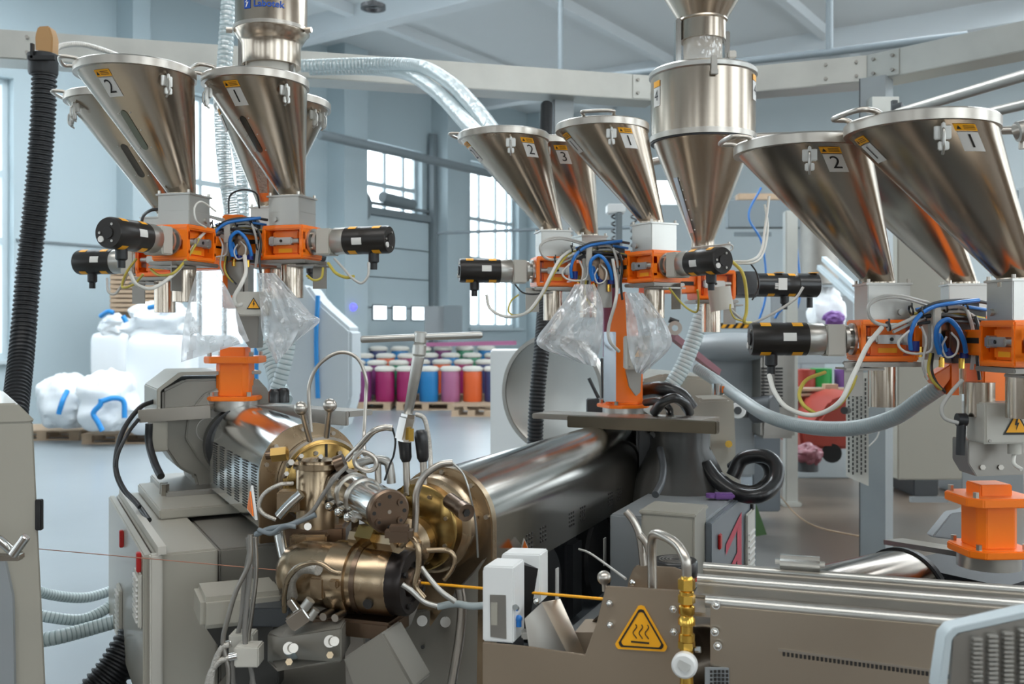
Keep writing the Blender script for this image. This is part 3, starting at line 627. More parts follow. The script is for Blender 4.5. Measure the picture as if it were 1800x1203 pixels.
# ================================================================== FEEDERS
def surf_patch(mb, f, sx, sy, cx=0, cy=0, off=0, n=4):   # rectangular sticker on a surface function f(x right, y up, off)
    mb.grid(lambda u, v: f(cx+(u-.5)*sx, cy+(v-.5)*sy, off), n, n); return mb
def cone_fn(C0, r0, C1, r1, th0, t0):
    """surface coords around angle th0 and slant parameter t0: x = metres to the right seen from outside, y = metres up the slant"""
    L = (C1-C0).length
    def f(x, y, off=.0015):
        t = t0+y/L; r = r0+(r1-r0)*t; a = th0+x/max(r, .02); c = C0.lerp(C1, t)
        return c+Vector((math.cos(a), math.sin(a), 0))*(r+off)
    return f
def hopper(label, rl, rr, ry, bp, by, Yr, Yb, num, th=-95, th2=None, grp=None, lid=True, latch=None, win=None, r0=.042, handle=180, wcol='glass_dark', extra=None, lugh=None):
    C1 = P((rl+rr)/2, ry, Yr); C0 = P(bp, by, Yb); r1 = (rr-rl)/2/F*Yr; L = (C1-C0).length
    t = thing('metal_hopper', label, 'hopper', C0, grp)
    def pt(a, tt, o=0): return C0.lerp(C1, tt)+Vector((math.cos(a), math.sin(a), 0))*(r0+(r1-r0)*tt+o)
    mb = MB(); mb.grid(lambda u, v: pt(2*math.pi*u, v), 64, 10); mb.lathe([(r0+.001, -.02), (r0+.001, .004)], C0, seg=24)
    build('cone', mb, 'hopper_steel', t)
    h = .016
    mb = MB(); mb.lathe([(r1-.004, -.006), (r1+.007, -.006), (r1+.007, h), (r1+.003, h+.004), (0, h+.008)], C1, seg=64); lidp = build('lid', mb, 'lid_steel', t)
    a = R(handle); mb = MB(); d = Vector((math.cos(a), math.sin(a), 0)); q = Vector((-d.y, d.x, 0)); c = C1+d*(r1-.02)+Vector((0, 0, h+.002))
    mb.tube([c-q*.05, c-q*.05+d*.02+Vector((0, 0, .008)), c-q*.045+d*.055+Vector((0, 0, .008)), c+q*.045+d*.055+Vector((0, 0, .008)), c+q*.05+d*.02+Vector((0, 0, .008)), c+q*.05], .006, 8, 5); build('handle', mb, 'steel', lidp)
    for th_ in [th]+([th2] if th2 is not None else []):
        f = cone_fn(C0, r0, C1, r1, R(th_), 1-.052/L-.016/L*0)
        lb = build('number_label', surf_patch(MB(), f, .047, .052, 0, -.016, .0016), 'paper', t, ang=80)
        mb = MB(); mb.text(num, lambda x, y: f(x, y-.016, .0028), .052); build('digit', mb, 'ink', lb)
        wl = build('warning_label', surf_patch(MB(), f, .05, .018, 0, .022, .0015), 'yellow', t, ang=80)
        mb = MB(); mb.raw([f(-.021, .017, .0025), f(-.011, .017, .0025), f(-.016, .027, .0025)], [[0, 1, 2]])
        for k in range(3): mb.raw([f(-.006, .017+k*.004, .0025), f(.02, .017+k*.004, .0025), f(.02, .0185+k*.004, .0025), f(-.006, .0185+k*.004, .0025)], [[0, 1, 2, 3]])
        build('print', mb, 'ink', wl)
    for la in (latch or []):
        f = cone_fn(C0, r0, C1, r1, R(la), 1-.05/L); mb = MB()
        o0 = f(0, .005, 0); nr = (f(0, .005, .01)-o0).normalized(); M = frame(o0, f(.01, .005, 0)-o0, Vector((0, 0, 1)))
        mb.box(o0+nr*.012, (.034, .008, .03), .002, M.to_3x3().to_4x4())
        mb.box(o0+nr*.02+Vector((0, 0, -.006)), (.008, .014, .05), .002, M.to_3x3().to_4x4())
        mb.box(o0+nr*.022+Vector((0, 0, -.03)), (.022, .01, .018), .002, M.to_3x3().to_4x4())
        mb.tube([o0+nr*.014+Vector((0, 0, .01)), o0+nr*.03, o0+nr*.03+Vector((0, 0, -.03)), o0+nr*.012+Vector((0, 0, -.045))], .003, 6)
        build('latch', mb, 'alu', t)
    if win:
        a_, tt = win; f = cone_fn(C0, r0, C1, r1, R(a_), tt); mb = MB(); pts = []
        for k in range(24):
            b_ = 2*math.pi*k/24; x = .012*math.cos(b_); y = .012*math.sin(b_)+(.045 if math.sin(b_) > 0 else -.045); pts.append((x, y))
        V = [f(0, .045*(1 if k else -1)*0, .002)]+[f(x, y, .002) for x, y in pts]
        mb.raw(V, [[0, k+1, (k+1) % 24+1] for k in range(24)]); wo = build('sight_window', mb, wcol, t, ang=80)
        for k, (x, y) in enumerate([(-.022, .05), (.022, .05), (-.022, -.05), (.022, -.05), (-.022, 0), (.022, 0)]): build('rivet', MB().ball(f(x, y, .001), .0025, 6), 'alu', wo)
    if extra: extra(t, pt)
    return t, C0, C1, r1
def make_station():
    root = thing('dosing_station', 'x', 'dosing station', (0, 0, 0))
    mb = MB(); mb.box((0, 0, -.008), (.15, .13, .016), .004); mb.box((0, 0, -.104), (.15, .13, .014), .004)
    for x in (-.069, .069):
        mb.box((x, 0, -.03), (.013, .13, .04), .003); mb.box((x, 0, -.09), (.013, .13, .026), .003)
        mb.box((x, .055, -.056), (.013, .02, .07), .002); mb.box((x, -.055, -.056), (.013, .02, .07), .002)
    mb.box((0, 0, -.056), (.10, .085, .08), .006)
    for sy in (-1, 1): mb.prism([(0, 0), (.03, 0), (0, .03)], frame((-.062, sy*.052, -.096), (1, 0, 0), (0, 1, 0)), .006)
    build('housing', mb, 'orange', root, local=True)
    for sy in (-1, 1):
        mb = MB(); mb.box((.0, sy*.052, -.052), (.07, .024, .024), .004); mb.cyl((.035, sy*.052, -.052), (.058, sy*.052, -.052), .009); mb.box((-.04, sy*.052, -.052), (.022, .028, .03), .004)
        v = build('valve_cylinder', mb, 'alu', root, local=True); build('pin', MB().cyl((-.004, sy*.05, -.052), (-.004, sy*.066, -.052), .005, seg=10), 'ink', v, local=True)
        mb = MB(); mb.box((.0, sy*.0435, -.082), (.05, .002, .013)); build('warning_strip', mb, 'yellow', root, local=True)
    mb = MB(); mb.box((-.17, 0, -.055), (.21, .09, .065), .004); mb.box((-.12, 0, -.055), (.10, .09, .012), .002); build('arm', mb, 'orange', root, local=True)
    a = build('arm_label', MB().box((-.14, -.0465, -.05), (.11, .002, .014), .0005), 'ink', root, local=True)
    mb = MB(); mb.box((0, 0, .047), (.112, .112, .094), .002); build('throat_box', mb, 'alu', root, local=True)
    mb = MB(); mb.box((0, 0, .095), (.122, .122, .006), .001); mb.box((0, 0, .045), (.1135, .1135, .0015)); tp = build('box_flange', mb, 'alu', root, local=True)
    for x in (-.052, .052):
        for y in (-.052, .052): build('bolt', MB().cyl((x, y, .096), (x, y, .108), .005, seg=6), 'steel', tp, local=True)
    for sy in (-1, 1): build('box_screw', MB().cyl((-.03, sy*.055, .02), (-.03, sy*.064, .02), .009, seg=12), 'alu', root, local=True)
    build('base_plate', MB().box((.0, 0, -.119), (.17, .14, .012), .003), 'dull_steel', root, local=True)
    build('outlet_tube', MB().lathe([(.036, -.125), (.036, -.235), (.033, -.235), (.033, -.13)][::-1], (0, 0, 0), seg=32), 'hopper_steel', root, local=True)
    build('bracket', MB().box((.085, .03, -.16), (.05, .004, .09)).box((.06, 0, -.132), (.1, .1, .006)), 'dull_steel', root, local=True)
    mb = MB(); mb.cyl((.076, 0, -.052), (.084, 0, -.052), .043, seg=32); mb.cyl((.084, 0, -.052), (.10, 0, -.052), .026); mb.cyl((.094, 0, -.052), (.104, 0, -.052), .038, seg=32); fl = build('coupling', mb, 'alu', root, local=True)
    for k in range(4): a = R(45+90*k); build('bolt', MB().cyl((.084, .033*math.cos(a), -.052+.033*math.sin(a)), (.096, .033*math.cos(a), -.052+.033*math.sin(a)), .005, seg=6), 'steel', fl, local=True)
    mb = MB(); mb.box((.131, 0, -.055), (.052, .07, .086), .004); mb.box((.131, 0, -.055), (.056, .05, .07), .003); build('gearbox', mb, 'light_beige', root, local=True)
    X = (1, 0, 0); o = Vector((.157, 0, -.052))
    mo = build('motor', MB().lathe([(.04, 0), (.0435, .004), (.0435, .045)], o, X, 40), 'alu', root, local=True)
    build('motor_body', MB().lathe([(.043, .045), (.045, .047), (.045, .10), (.0443, .105), (.045, .11), (.045, .19), (.042, .196), (.0, .196)], o, X, 40), 'motor_black', mo, local=True)
    def mf(x, y, off, a0): a = a0+y/.045; return o+Vector((.045+x, math.cos(a)*(.0452+off), math.sin(a)*(.0452+off)))
    for a0, x in ((62, .03), (62, .115), (118, .03), (118, .115), (-62, .03), (-62, .115), (-118, .03), (-118, .115)):
        build('sticker', surf_patch(MB(), lambda u, v, w_: mf(u, v, w_, R(a0)), .028, .02, x, 0, .0008), 'yellow', mo, local=True, ang=80)
    for a0 in (180, 0): build('rating_plate', surf_patch(MB(), lambda u, v, w_: mf(u, v, w_, R(a0+8)), .035, .022, .055, 0, .0008), 'paper', mo, local=True, ang=80)
    e = o+Vector((.196, 0, 0)); cap = build('end_cap', MB().cyl(e, e+Vector((.004, 0, 0)), .017, seg=20), 'ink', mo, local=True)
    for k in range(3): a = R(60+120*k); q = e+Vector((0, .027*math.cos(a), .027*math.sin(a))); build('screw', MB().cyl(q, q+Vector((.003, 0, 0)), .004, seg=8), 'alu', mo, local=True)
    build('plug', MB().cyl(e+Vector((0, -.022, -.018)), e+Vector((.004, -.022, -.018)), .009, seg=14), 'paper', mo, local=True)
    g = o+Vector((.14, 0, -.04)); build('cable_gland', MB().lathe([(.017, 0), (.017, -.03), (.011, -.035), (.011, -.055)][::-1], g, seg=16), 'rubber', mo, local=True)
    return root
proto = make_station(); first = [True]
def station(feed, px, py, Y, ang, label, z=None):
    """px,py = image of the throat box top centre"""
    p = P(px, py, Y)-Vector((0, 0, .098)); o = proto if first[0] else copy_tree(proto); first[0] = False
    o.matrix_world = Matrix.Translation(p) @ Matrix.Rotation(R(ang), 4, 'Z'); o.location = p; o.rotation_euler = (0, 0, R(ang)); o['label'] = label; o['group'] = feed; ROOT[o.name] = o.matrix_world.copy(); return o, Matrix.Translation(p) @ Matrix.Rotation(R(ang), 4, 'Z')
S = {}
g1, g2, g3 = 'dosing stations of the left feeder', 'dosing stations of the middle feeder', 'dosing stations of the right feeder'
S['11'] = station(g1, 514, 347, 3.2, -18, 'dosing station of the left feeder whose motor points right')
S['12'] = station(g1, 324, 344, 3.03, -106, 'dosing station of the left feeder whose motor faces the camera')
S['13'] = station(g1, 290, 384, 3.42, 166, 'dosing station of the left feeder half hidden at its far left')
S['14'] = station(g1, 478, 366, 3.55, 74, 'rearmost dosing station of the left feeder behind the blue tubes')
S['22'] = station(g2, 972, 407, 3.62, 202-12, 'dosing station of the middle feeder whose motor points left')
S['21'] = station(g2, 1150, 394, 3.42, -60, 'dosing station of the middle feeder whose motor faces the camera')
S['23'] = station(g2, 1034, 416, 3.98, 112, 'rearmost dosing station of the middle feeder behind the blue tubes')
S['24'] = station(g2, 1250, 432, 3.72, 8, 'dosing station under the big cylindrical hopper with the long black motor')
S['32'] = station(g3, 1550, 499, 2.62, 178, 'dosing station of the right feeder whose motor points left')
S['31'] = station(g3, 1796, 492, 2.33, -86, 'dosing station at the right edge of the picture')
S['33'] = station(g3, 1695, 500, 2.95, 78, 'rearmost dosing station of the right feeder')
# long black servo extension of station 24
M = S['24'][1]; mb = MB(M); mb.box((.125, 0, -.052), (.10, .10, .10), .01); mb.cyl((.17, 0, -.052), (.30, 0, -.052), .046, seg=32); mb.cyl((.34, 0, -.052), (.43, 0, -.052), .047, seg=32, bev=.004); mb.cyl((.30, 0, -.052), (.34, 0, -.052), .044, seg=32)
o = S['24'][0]; mo = build('servo_motor', mb, 'black', o, 'long glossy black motor'); build('rating_plate', MB(M).box((.27, -.046, -.05), (.035, .002, .045)), 'paper', mo)
for x in (.27, .41): build('sticker', MB(M).box((x, -.01, -.004), (.03, .03, .002)), 'yellow', mo)
build('cable_gland', MB(M).lathe([(.012, -.14), (.012, -.1)], (.4, 0, 0), seg=12), 'rubber', mo)
# hoppers
h1, h2, h3 = 'slanted hoppers of the left feeder', 'slanted hoppers of the middle feeder', 'slanted hoppers of the right feeder'
hopper('slanted metal hopper numbered 3 at the far left behind the hopper numbered 2', 122, 280, 182, 299, 378, 3.3, 3.42, '3', -78, None, h1, latch=[-130, -175], win=(-95, .45), handle=185)
hopper('slanted metal hopper numbered 2 of the left feeder with a greenish sight window', 141, 337, 134, 320, 342, 2.85, 3.03, '2', -108, None, h1, latch=[-45], win=(-112, .5), handle=200, wcol='pane_green')
hopper('slanted metal hopper numbered 1 of the left feeder below the branded loader', 361, 538, 151, 514, 345, 3.0, 3.2, '1', -108, None, h1, latch=[-48, -150], win=(-118, .52), handle=215)
def pelletwin(t, pt):
    a, b_ = R(-112), R(-84)
    mb = MB(); mb.grid(lambda u, v: pt(a+(b_-a)*u, .12+.62*v, .0015), 3, 10); build('pellet_strip', mb, 'pellets', t)
hopper('rear metal hopper of the left feeder with a strip window full of pellets', 383, 577, 190, 474, 364, 3.45, 3.55, '1', 200, None, h1, latch=[-15, -30], handle=150, extra=pelletwin)
hopper('slanted metal hopper numbered 3 behind the other two of the middle feeder', 880, 1045, 262, 1034, 414, 3.9, 3.98, '3', -80, None, h2, latch=[-100], handle=190)
hopper('slanted metal hopper numbered 2 of the middle feeder below the clear hoses', 808, 962, 246, 970, 405, 3.55, 3.62, '2', -62, -165, h2, latch=[-88], handle=160)
hopper('slanted metal hopper numbered 1 of the middle feeder beside the big cylindrical one', 980, 1137, 230, 1146, 391, 3.36, 3.42, '1', -70, -165, h2, latch=[-92], handle=-100)
hopper('slanted hopper without visible lid between the two front hoppers at right', 1440, 1640, 285, 1692, 497, 2.8, 2.95, '3', -150, None, h3, handle=150)
hopper('slanted metal hopper numbered 2 of the right feeder', 1297, 1525, 268, 1545, 497, 2.42, 2.62, '2', -88, None, h3, latch=[-108], handle=185)
hopper('largest slanted metal hopper numbered 1 at the right of the picture', 1495, 1742, 231, 1788, 490, 2.15, 2.33, '1', -84, -178, h3, latch=[-105], handle=195, r0=.045)
# big cylindrical hopper with cone
Yb = 3.6; sc = Yb/F; rb = 92*sc; c0 = P(1240, 432, Yb+.05); zc = lambda py: CH-(py-HZ)/F*Yb
t = thing('cylindrical_hopper', 'big cylindrical steel hopper numbered 4 with a long cone and lidded drum top', 'hopper', c0)
ax = Vector((P(1240, 0, Yb).x, Yb+.05, 0))
build('cone', MB().lathe([(.043, zc(436)), (.043, zc(420)), (rb*.93, zc(252)), (rb*.96, zc(246)), (rb*.96, zc(243))], ax, seg=64), 'hopper_steel', t)
build('drum_shell', MB().lathe([(rb, zc(243)), (rb, zc(126))], ax, seg=64), 'hopper_steel', t)
build('clamp_ring', MB()._ring(ax+Vector((0, 0, zc(246))), (0, 0, 1), rb*1.02, rb*.9, .02, 64), 'steel', t)
build('rubber_seal', MB()._ring(ax+Vector((0, 0, zc(249))), (0, 0, 1), rb*1.0, rb*.9, .006, 64), 'rubber', t)
lid = build('lid', MB().lathe([(rb*1.01, zc(133)), (rb*1.035, zc(131)), (rb*1.035, zc(124)), (rb*.98, zc(120)), (0, zc(118))], ax, seg=64), 'alu', t)
mb = MB(); d = Vector((0, -1, 0)); mb.box(ax+d*(rb+.008)+Vector((0, 0, zc(131))), (.022, .012, .055), .002); mb.box(ax+d*(rb+.014)+Vector((0, 0, zc(146))), (.026, .012, .02), .002); build('latch', mb, 'dull_steel', t)
def cyf(a0, zz, rr, cc=ax):
    def f(x, y, off=.0015): a = R(a0)+x/rr; return cc+Vector((math.cos(a)*(rr+off), math.sin(a)*(rr+off), zz+y))
    return f
for a0, py in ((-160, 168), (-28, 160)):
    f = cyf(a0, zc(py), rb); lb = build('number_label', surf_patch(MB(), f, .045, .07, 0, -.01, .0015, 5), 'paper', t, ang=80); mb = MB(); mb.text('4', lambda x, y: f(x, y-.008, .003), .055); build('digit', mb, 'ink', lb); build('warning_label', surf_patch(MB(), f, .045, .022, 0, .038, .002), 'yellow', t, ang=80)
f = cone_fn(ax+Vector((0, 0, zc(420))), .043, ax+Vector((0, 0, zc(252))), rb*.93, R(-150), .35); mb = MB(); surf_patch(mb, f, .022, .2, 0, 0, .003, 6); o = build('sight_window', mb, 'clear_panel', t, ang=80)
for k in range(6): build('rivet', MB().ball(f(.018, -.09+.036*k, .002), .003, 6), 'alu', o)
# loader above the big hopper
t = thing('loader_cyclone', 'steel loader funnel with a clear sight tube on top of the big cylindrical hopper', 'loader', ax+Vector((0, 0, zc(118))))
build('sight_tube', MB().lathe([(.072, zc(117)), (.072, zc(64))], ax, seg=40), 'sight_glass', t, 'clear plastic sight tube')
build('neck', MB().lathe([(.102, zc(110)), (.10, zc(36))][::-1] if 0 else [(.085, zc(66)), (.085, zc(33)), (.092, zc(31)), (.09, zc(28)), (.165, zc(-30)), (.172, zc(-34)), (.172, zc(-80))], ax, seg=48), 'hopper_steel', t)
build('side_rail', MB().box(ax+Vector((-.095, 0, zc(75))), (.02, .05, .2), .004), 'polished', t); build('side_rail', MB().box(ax+Vector((.09, 0, zc(82))), (.02, .03, .14), .004), 'polished', t)
build('clamp', MB().box(ax+Vector((.105, -.02, zc(93))), (.03, .03, .03), .004), 'steel', t)
build('tube_foot', MB().lathe([(.09, zc(119)), (.09, zc(113)), (.074, zc(111))], ax, seg=40), 'alu', t)
# branded loader above the left feeder
Yl = 3.3; zc2 = lambda py: CH-(py-HZ)/F*Yl; ax2 = Vector((P(477, 0, Yl).x, Yl+.0, 0)); k = Yl/F
t = thing('material_loader', 'steel cylinder loader with a blue logo above the left feeder', 'loader', ax2+Vector((0, 0, zc2(135))))
build('body', MB().lathe([(62*k, zc2(54)), (62*k, zc2(-60)), (0, zc2(-60))], ax2, seg=56), 'hopper_steel', t)
build('funnel', MB().lathe([(51*k, zc2(118)), (51*k, zc2(82)), (54*k, zc2(76)), (64*k, zc2(60)), (64*k, zc2(56))], ax2, seg=56), 'hopper_steel', t)
build('clamp_ring', MB()._ring(ax2+Vector((0, 0, zc2(59))), (0, 0, 1), 66*k, 60*k, .012, 56), 'steel', t)
build('sight_tube', MB().lathe([(42*k, zc2(140)), (42*k, zc2(114))], ax2, seg=40), 'light_beige', t, 'cream sight tube')
build('side_rail', MB().box(ax2+Vector((-.095, -.02, zc2(105))), (.02, .03, .19), .004), 'polished', t)
build('level_rod', MB().box(ax2+Vector((.08, -.04, zc2(122))), (.012, .012, .07)), 'polished', t)
for sx in (-1, 1): build('clamp_bolt', MB().cyl(ax2+Vector((sx*64*k, -.03, zc2(58))), ax2+Vector((sx*(64*k+.02), -.035, zc2(58))), .01, seg=8), 'steel', t)
f = cyf(-86, CH-(6-HZ)/F*3.18, 62*k, ax2)
mb = MB(); mb.text('Labotek', lambda x, y: f(x+.012, y, .002), .031, .0006); build('logo_text', mb, 'logo_blue', t)
mb = MB(); surf_patch(mb, f, .026, .034, -.062, .004, .0015); lg = build('logo_mark', mb, 'logo_blue', t, ang=80)
mb = MB(); q = lambda x, y: f(x-.062, y+.004, .003); mb.raw([q(-.008, .004), q(.0, .012), q(.003, .012), q(-.003, .004), q(.006, .004), q(-.002, -.012), q(-.006, -.012), q(-.001, .0)], [[0, 1, 2, 3], [3, 4, 5, 6, 7]]); build('logo_glyph', mb, 'paper', lg)
# ---- stands of the feeders
def octo(a, b_, c): return [(-a+c, -b_), (a-c, -b_), (a, -b_+c), (a, b_-c), (a-c, b_), (-a+c, b_), (-a, b_-c), (-a, -b_+c)]
def stand(lab, px, Y, pys, rot, kind):
    """pys: image rows of base bottom, base top, upper flange bottom/top, plate top, box bottom/top, core top"""
    zz = [CH-(p-HZ)/F*Y for p in pys]; o = Vector((P(px, 0, Y).x, Y, 0)); M0 = frame(o, (math.cos(R(rot)), math.sin(R(rot)), 0))
    def at(z): m = M0.copy(); m[2][3] = z; return m
    t = thing('feeder_stand', lab, 'stand', o+Vector((0, 0, zz[0]-.03)))
    build('swivel_ring', MB().lathe([(.078, zz[0]-.035), (.078, zz[0]), ], o, seg=48), 'alu', t)
    fl = build('base_flange', MB().prism(octo(.085, .085, .03), at(zz[0]), zz[1]-zz[0], .003), 'orange', t)
    for sx in (-1, 1):
        for sy in (-1, 1): build('bolt', MB(at(zz[1])).cyl((sx*.062, sy*.062, 0), (sx*.062, sy*.062, .014), .008, seg=6), 'steel', fl)
    build('column', MB().prism(octo(.055, .055, .018), at(zz[1]), zz[2]-zz[1], .002), 'orange', t)
    if kind == 1:
        uf = build('upper_flange', MB().prism(octo(.092, .085, .03), at(zz[2]), zz[3]-zz[2], .003), 'orange', t)
        for sx in (-1, 1):
            for sy in (-1, 1): build('bolt', MB(at(zz[3])).cyl((sx*.07, sy*.062, 0), (sx*.07, sy*.062, .014), .008, seg=6), 'steel', uf)
        build('column_head', MB(M0).box((0, 0, (zz[3]+zz[4])/2-.02), (.085, .075, zz[4]-zz[3]+.02), .003), 'orange', t)
    return t, M0, zz, o
t, M0, zz, o = stand('orange pedestal of the left feeder with a grey neck plate and cream junction box', 414, 3.3, [703, 695, 638, 626, 605, 553, 515, 400], 0, 1)
q = lambda x, y, Y_=3.24: P(x, y, Y_)
build('neck_plate', MB().wprism([q(414, 556), q(455, 556), q(453, 612), q(438, 612), q(419, 585)], (0, .07, 0), .002), 'dull_steel', t)
def jbox(t, c, w_, h, d_, rot, s_=.024, bolt=False):
    M = frame(c, (math.cos(R(rot)), math.sin(R(rot)), 0)); jb = build('junction_box', MB(M).box((0, 0, 0), (w_, d_, h), .004).box((0, -d_*.42, 0), (w_*1.01, .004, h*1.01), .001), 'light_beige', t)
    tr = [(-s_, -s_*.8), (s_, -s_*.8), (0, s_*.95)]; y = -d_/2-.001
    wl = build('warning_triangle', MB(M).raw([(x, y-.0005, z) for x, z in tr], [[0, 1, 2]]), 'ink', jb)
    build('triangle_field', MB(M).raw([(x*.78, y-.001, z*.78-s_*.01) for x, z in tr], [[0, 1, 2]]), 'yellow', wl)
    m = MB(M); k = s_
    m.raw([(x*k, y-.0018, z*k) for x, z in [(.02, .5), (.14, .5), (.06, .08), (.2, .08), (-.04, -.5), (.0, -.1), (-.14, -.1)]], [[0, 1, 2, 6], [2, 3, 4, 5], [2, 5, 6]]); build('bolt_symbol', m, 'ink', wl)
    for sx in (-1, 1): build('lid_screw', MB(M).cyl((sx*w_*.43, -d_/2, -h*.42), (sx*w_*.43, -d_/2-.003, -h*.42), .004, seg=8), 'dull_steel', jb)
    return jb
jbox(t, P(447, 535, 3.15), .11, .078, .09, 12, .022)
build('core', MB(M0).box((-.0, 0, (zz[5]+zz[7])/2+.03), (.07, .07, zz[7]-zz[5]+.02), .004), 'orange', t)
mb = MB(); mb.box(P(417, 490, 3.2), (.05, .05, .11), .003); mb.box(P(438, 500, 3.2), (.012, .07, .13)); build('core_plate', mb, 'dull_steel', t)
# middle feeder: tall orange column with bevelled back, clear panel
t, M0, zz, o = stand('tall orange pedestal of the middle feeder with clear side panel and cream junction box', 1095, 3.7, [716, 710, 706, 700, 690, 650, 590, 480], 22, 2)
q = lambda x, y, Y_=3.66: P(x, y, Y_)
build('column', MB().wprism([q(1068, 710), q(1130, 710), q(1130, 640), q(1118, 560), q(1100, 512), q(1082, 520), q(1075, 560), q(1068, 575)], (0, .12, 0), .004), 'orange', t)
build('clear_panel', MB().box(P(1072, 645, 3.6), (.045, .008, .26), .002).box(P(1064, 645, 3.6), (.012, .02, .25), .002), 'clear_panel', t)
build('neck_plate', MB().wprism([q(1100, 650, 3.58), q(1128, 650, 3.58), q(1126, 690, 3.58), q(1118, 697, 3.58), q(1106, 680, 3.58)], (0, .03, 0), .002), 'dull_steel', t)
jbox(t, P(1119, 620, 3.52), .085, .12, .06, 10, .024)
build('core', MB().box(P(1085, 470, 3.68), (.11, .1, .12), .01), 'orange', t)
mb = MB(); mb.box(P(1063, 515, 3.55), (.05, .04, .11), .003); build('core_plate', mb, 'dull_steel', t)
build('core_back', MB().box(P(1072, 565, 3.72), (.05, .05, .28), .003), 'drum_mauve', t, 'pinkish backing plate')
# right feeder
t, M0, zz, o = stand('big orange pedestal at right with a tan neck plate and cream junction box', 1738, 2.55, [972, 958, 884, 868, 842, 780, 715, 600], 4, 1)
q = lambda x, y, Y_=2.46: P(x, y, Y_)
build('neck_plate', MB().wprism([q(1702, 775), q(1800, 775), q(1800, 835), q(1716, 838), q(1702, 815)], (0, .09, 0), .002), 'dull_steel', t)
for x in (1728, 1760): build('plate_bolt', MB().cyl(q(x, 822, 2.462), q(x, 822, 2.452), .007, seg=6), 'steel', t)
jbox(t, P(1768, 742, 2.42), .155, .10, .09, 3, .034)
build('core', MB().box(P(1752, 660, 2.6), (.12, .1, .2), .004), 'orange', t)
build('round_pipe', MB().cyl(P(1722, 732, 2.44), P(1722, 672, 2.44), .036, seg=32), 'hopper_steel', t)
build('strut', MB().wprism([P(1636, 662, 2.62), P(1672, 640, 2.62), P(1676, 660, 2.62), P(1655, 688, 2.62)], (0, .05, 0), .003).box(P(1672, 665, 2.64), (.02, .05, .09)), 'orange', t)
build('gland', MB().cyl(P(1698, 738, 2.42), P(1682, 738, 2.42), .016).cyl(P(1690, 745, 2.42), P(1688, 800, 2.42), .011), 'rubber', t)
build('lower_gland', MB().cyl(P(1783, 778, 2.4), P(1783, 798, 2.4), .016), 'light_beige', t)
# ---- valve blocks with tubes in the middle of each feeder
def valve_block(lab, cx, cy, Y, s, grp='valve blocks of the feeders'):
    """layout in the image units of the right feeder around (1665, 590)"""
    def q(x, y, dy=0): return P(cx+(x-1665)*s, cy+(y-590)*s, Y+dy)
    u = Y/F*s
    t = thing('valve_block', lab, 'valve block', q(1665, 640))
    build('manifold', MB().box(q(1672, 560, .1), (110*u, .06, 30*u), .003).box(q(1690, 585, .08), (50*u, .05, 110*u), .003), 'dark_grey', t)
    build('solenoid_bank', MB().box(q(1662, 590, .05), (44*u, .03, 60*u), .003).box(q(1655, 570, .03), (10*u, .02, 24*u), .002).box(q(1672, 570, .03), (10*u, .02, 24*u), .002), 'dark_bronze', t)
    build('valve', MB().box(q(1636, 600, .02), (20*u, .04, 66*u), .003).box(q(1642, 565, .0), (14*u, .04, 50*u), .002), 'light_beige', t)
    for x, y in ((1608, 610), (1695, 622), (1668, 622)): build('fitting', MB().cyl(q(x, y-10), q(x, y+8), 8*u, seg=10), 'dark_blue', t)
    for k, (x, y) in enumerate([(1618, 622), (1655, 640), (1690, 642)]): build('silencer', MB().cyl(q(x, y-12, .01), q(x, y+6, .01), 5*u, seg=8), 'brass', t)
    build('solenoid', MB().box(q(1680, 600, -.0), (30*u, .03, 40*u), .004), 'dark_bronze', t)
    for x, y in ((1650, 545), (1685, 548)): build('connector', MB().cyl(q(x, y, .03), q(x+14, y, .03), 6*u, seg=10), 'dull_steel', t)
    return q, u
def tubes(q, u, grp, who, lst):
    for k, (pts, r, m, what) in enumerate(lst):
        mb = MB(); mb.tube([q(*p) for p in pts], r*u, 8); solo('cable', mb, m, '%s of the %s' % (what, who), 'cable', grp)
def ties(q, u, who):
    for k, (x, y, dy) in enumerate([(1618, 552, -.02), (1660, 542, 0), (1696, 541, .02), (1560, 574, -.03), (1711, 600, 0), (1600, 524+22, -.01)]):
        solo('cable_tie', MB()._ring(q(x, y, dy), (1, 0, .25), 9*u, 7*u, 3*u, 14).box(q(x+3, y-9, dy), (2.5*u, 2.5*u, 9*u)), 'black', ['black cable tie on the blue arch of the %s', 'black cable tie at the middle of the tube bundle of the %s', 'black cable tie at the right of the tube bundle of the %s', 'black cable tie on the grey loop of the %s', 'black cable tie on the falling cable bundle of the %s', 'black cable tie at the left end of the tube bundle of the %s'][k] % who, 'cable tie', 'cable ties on the feeders')
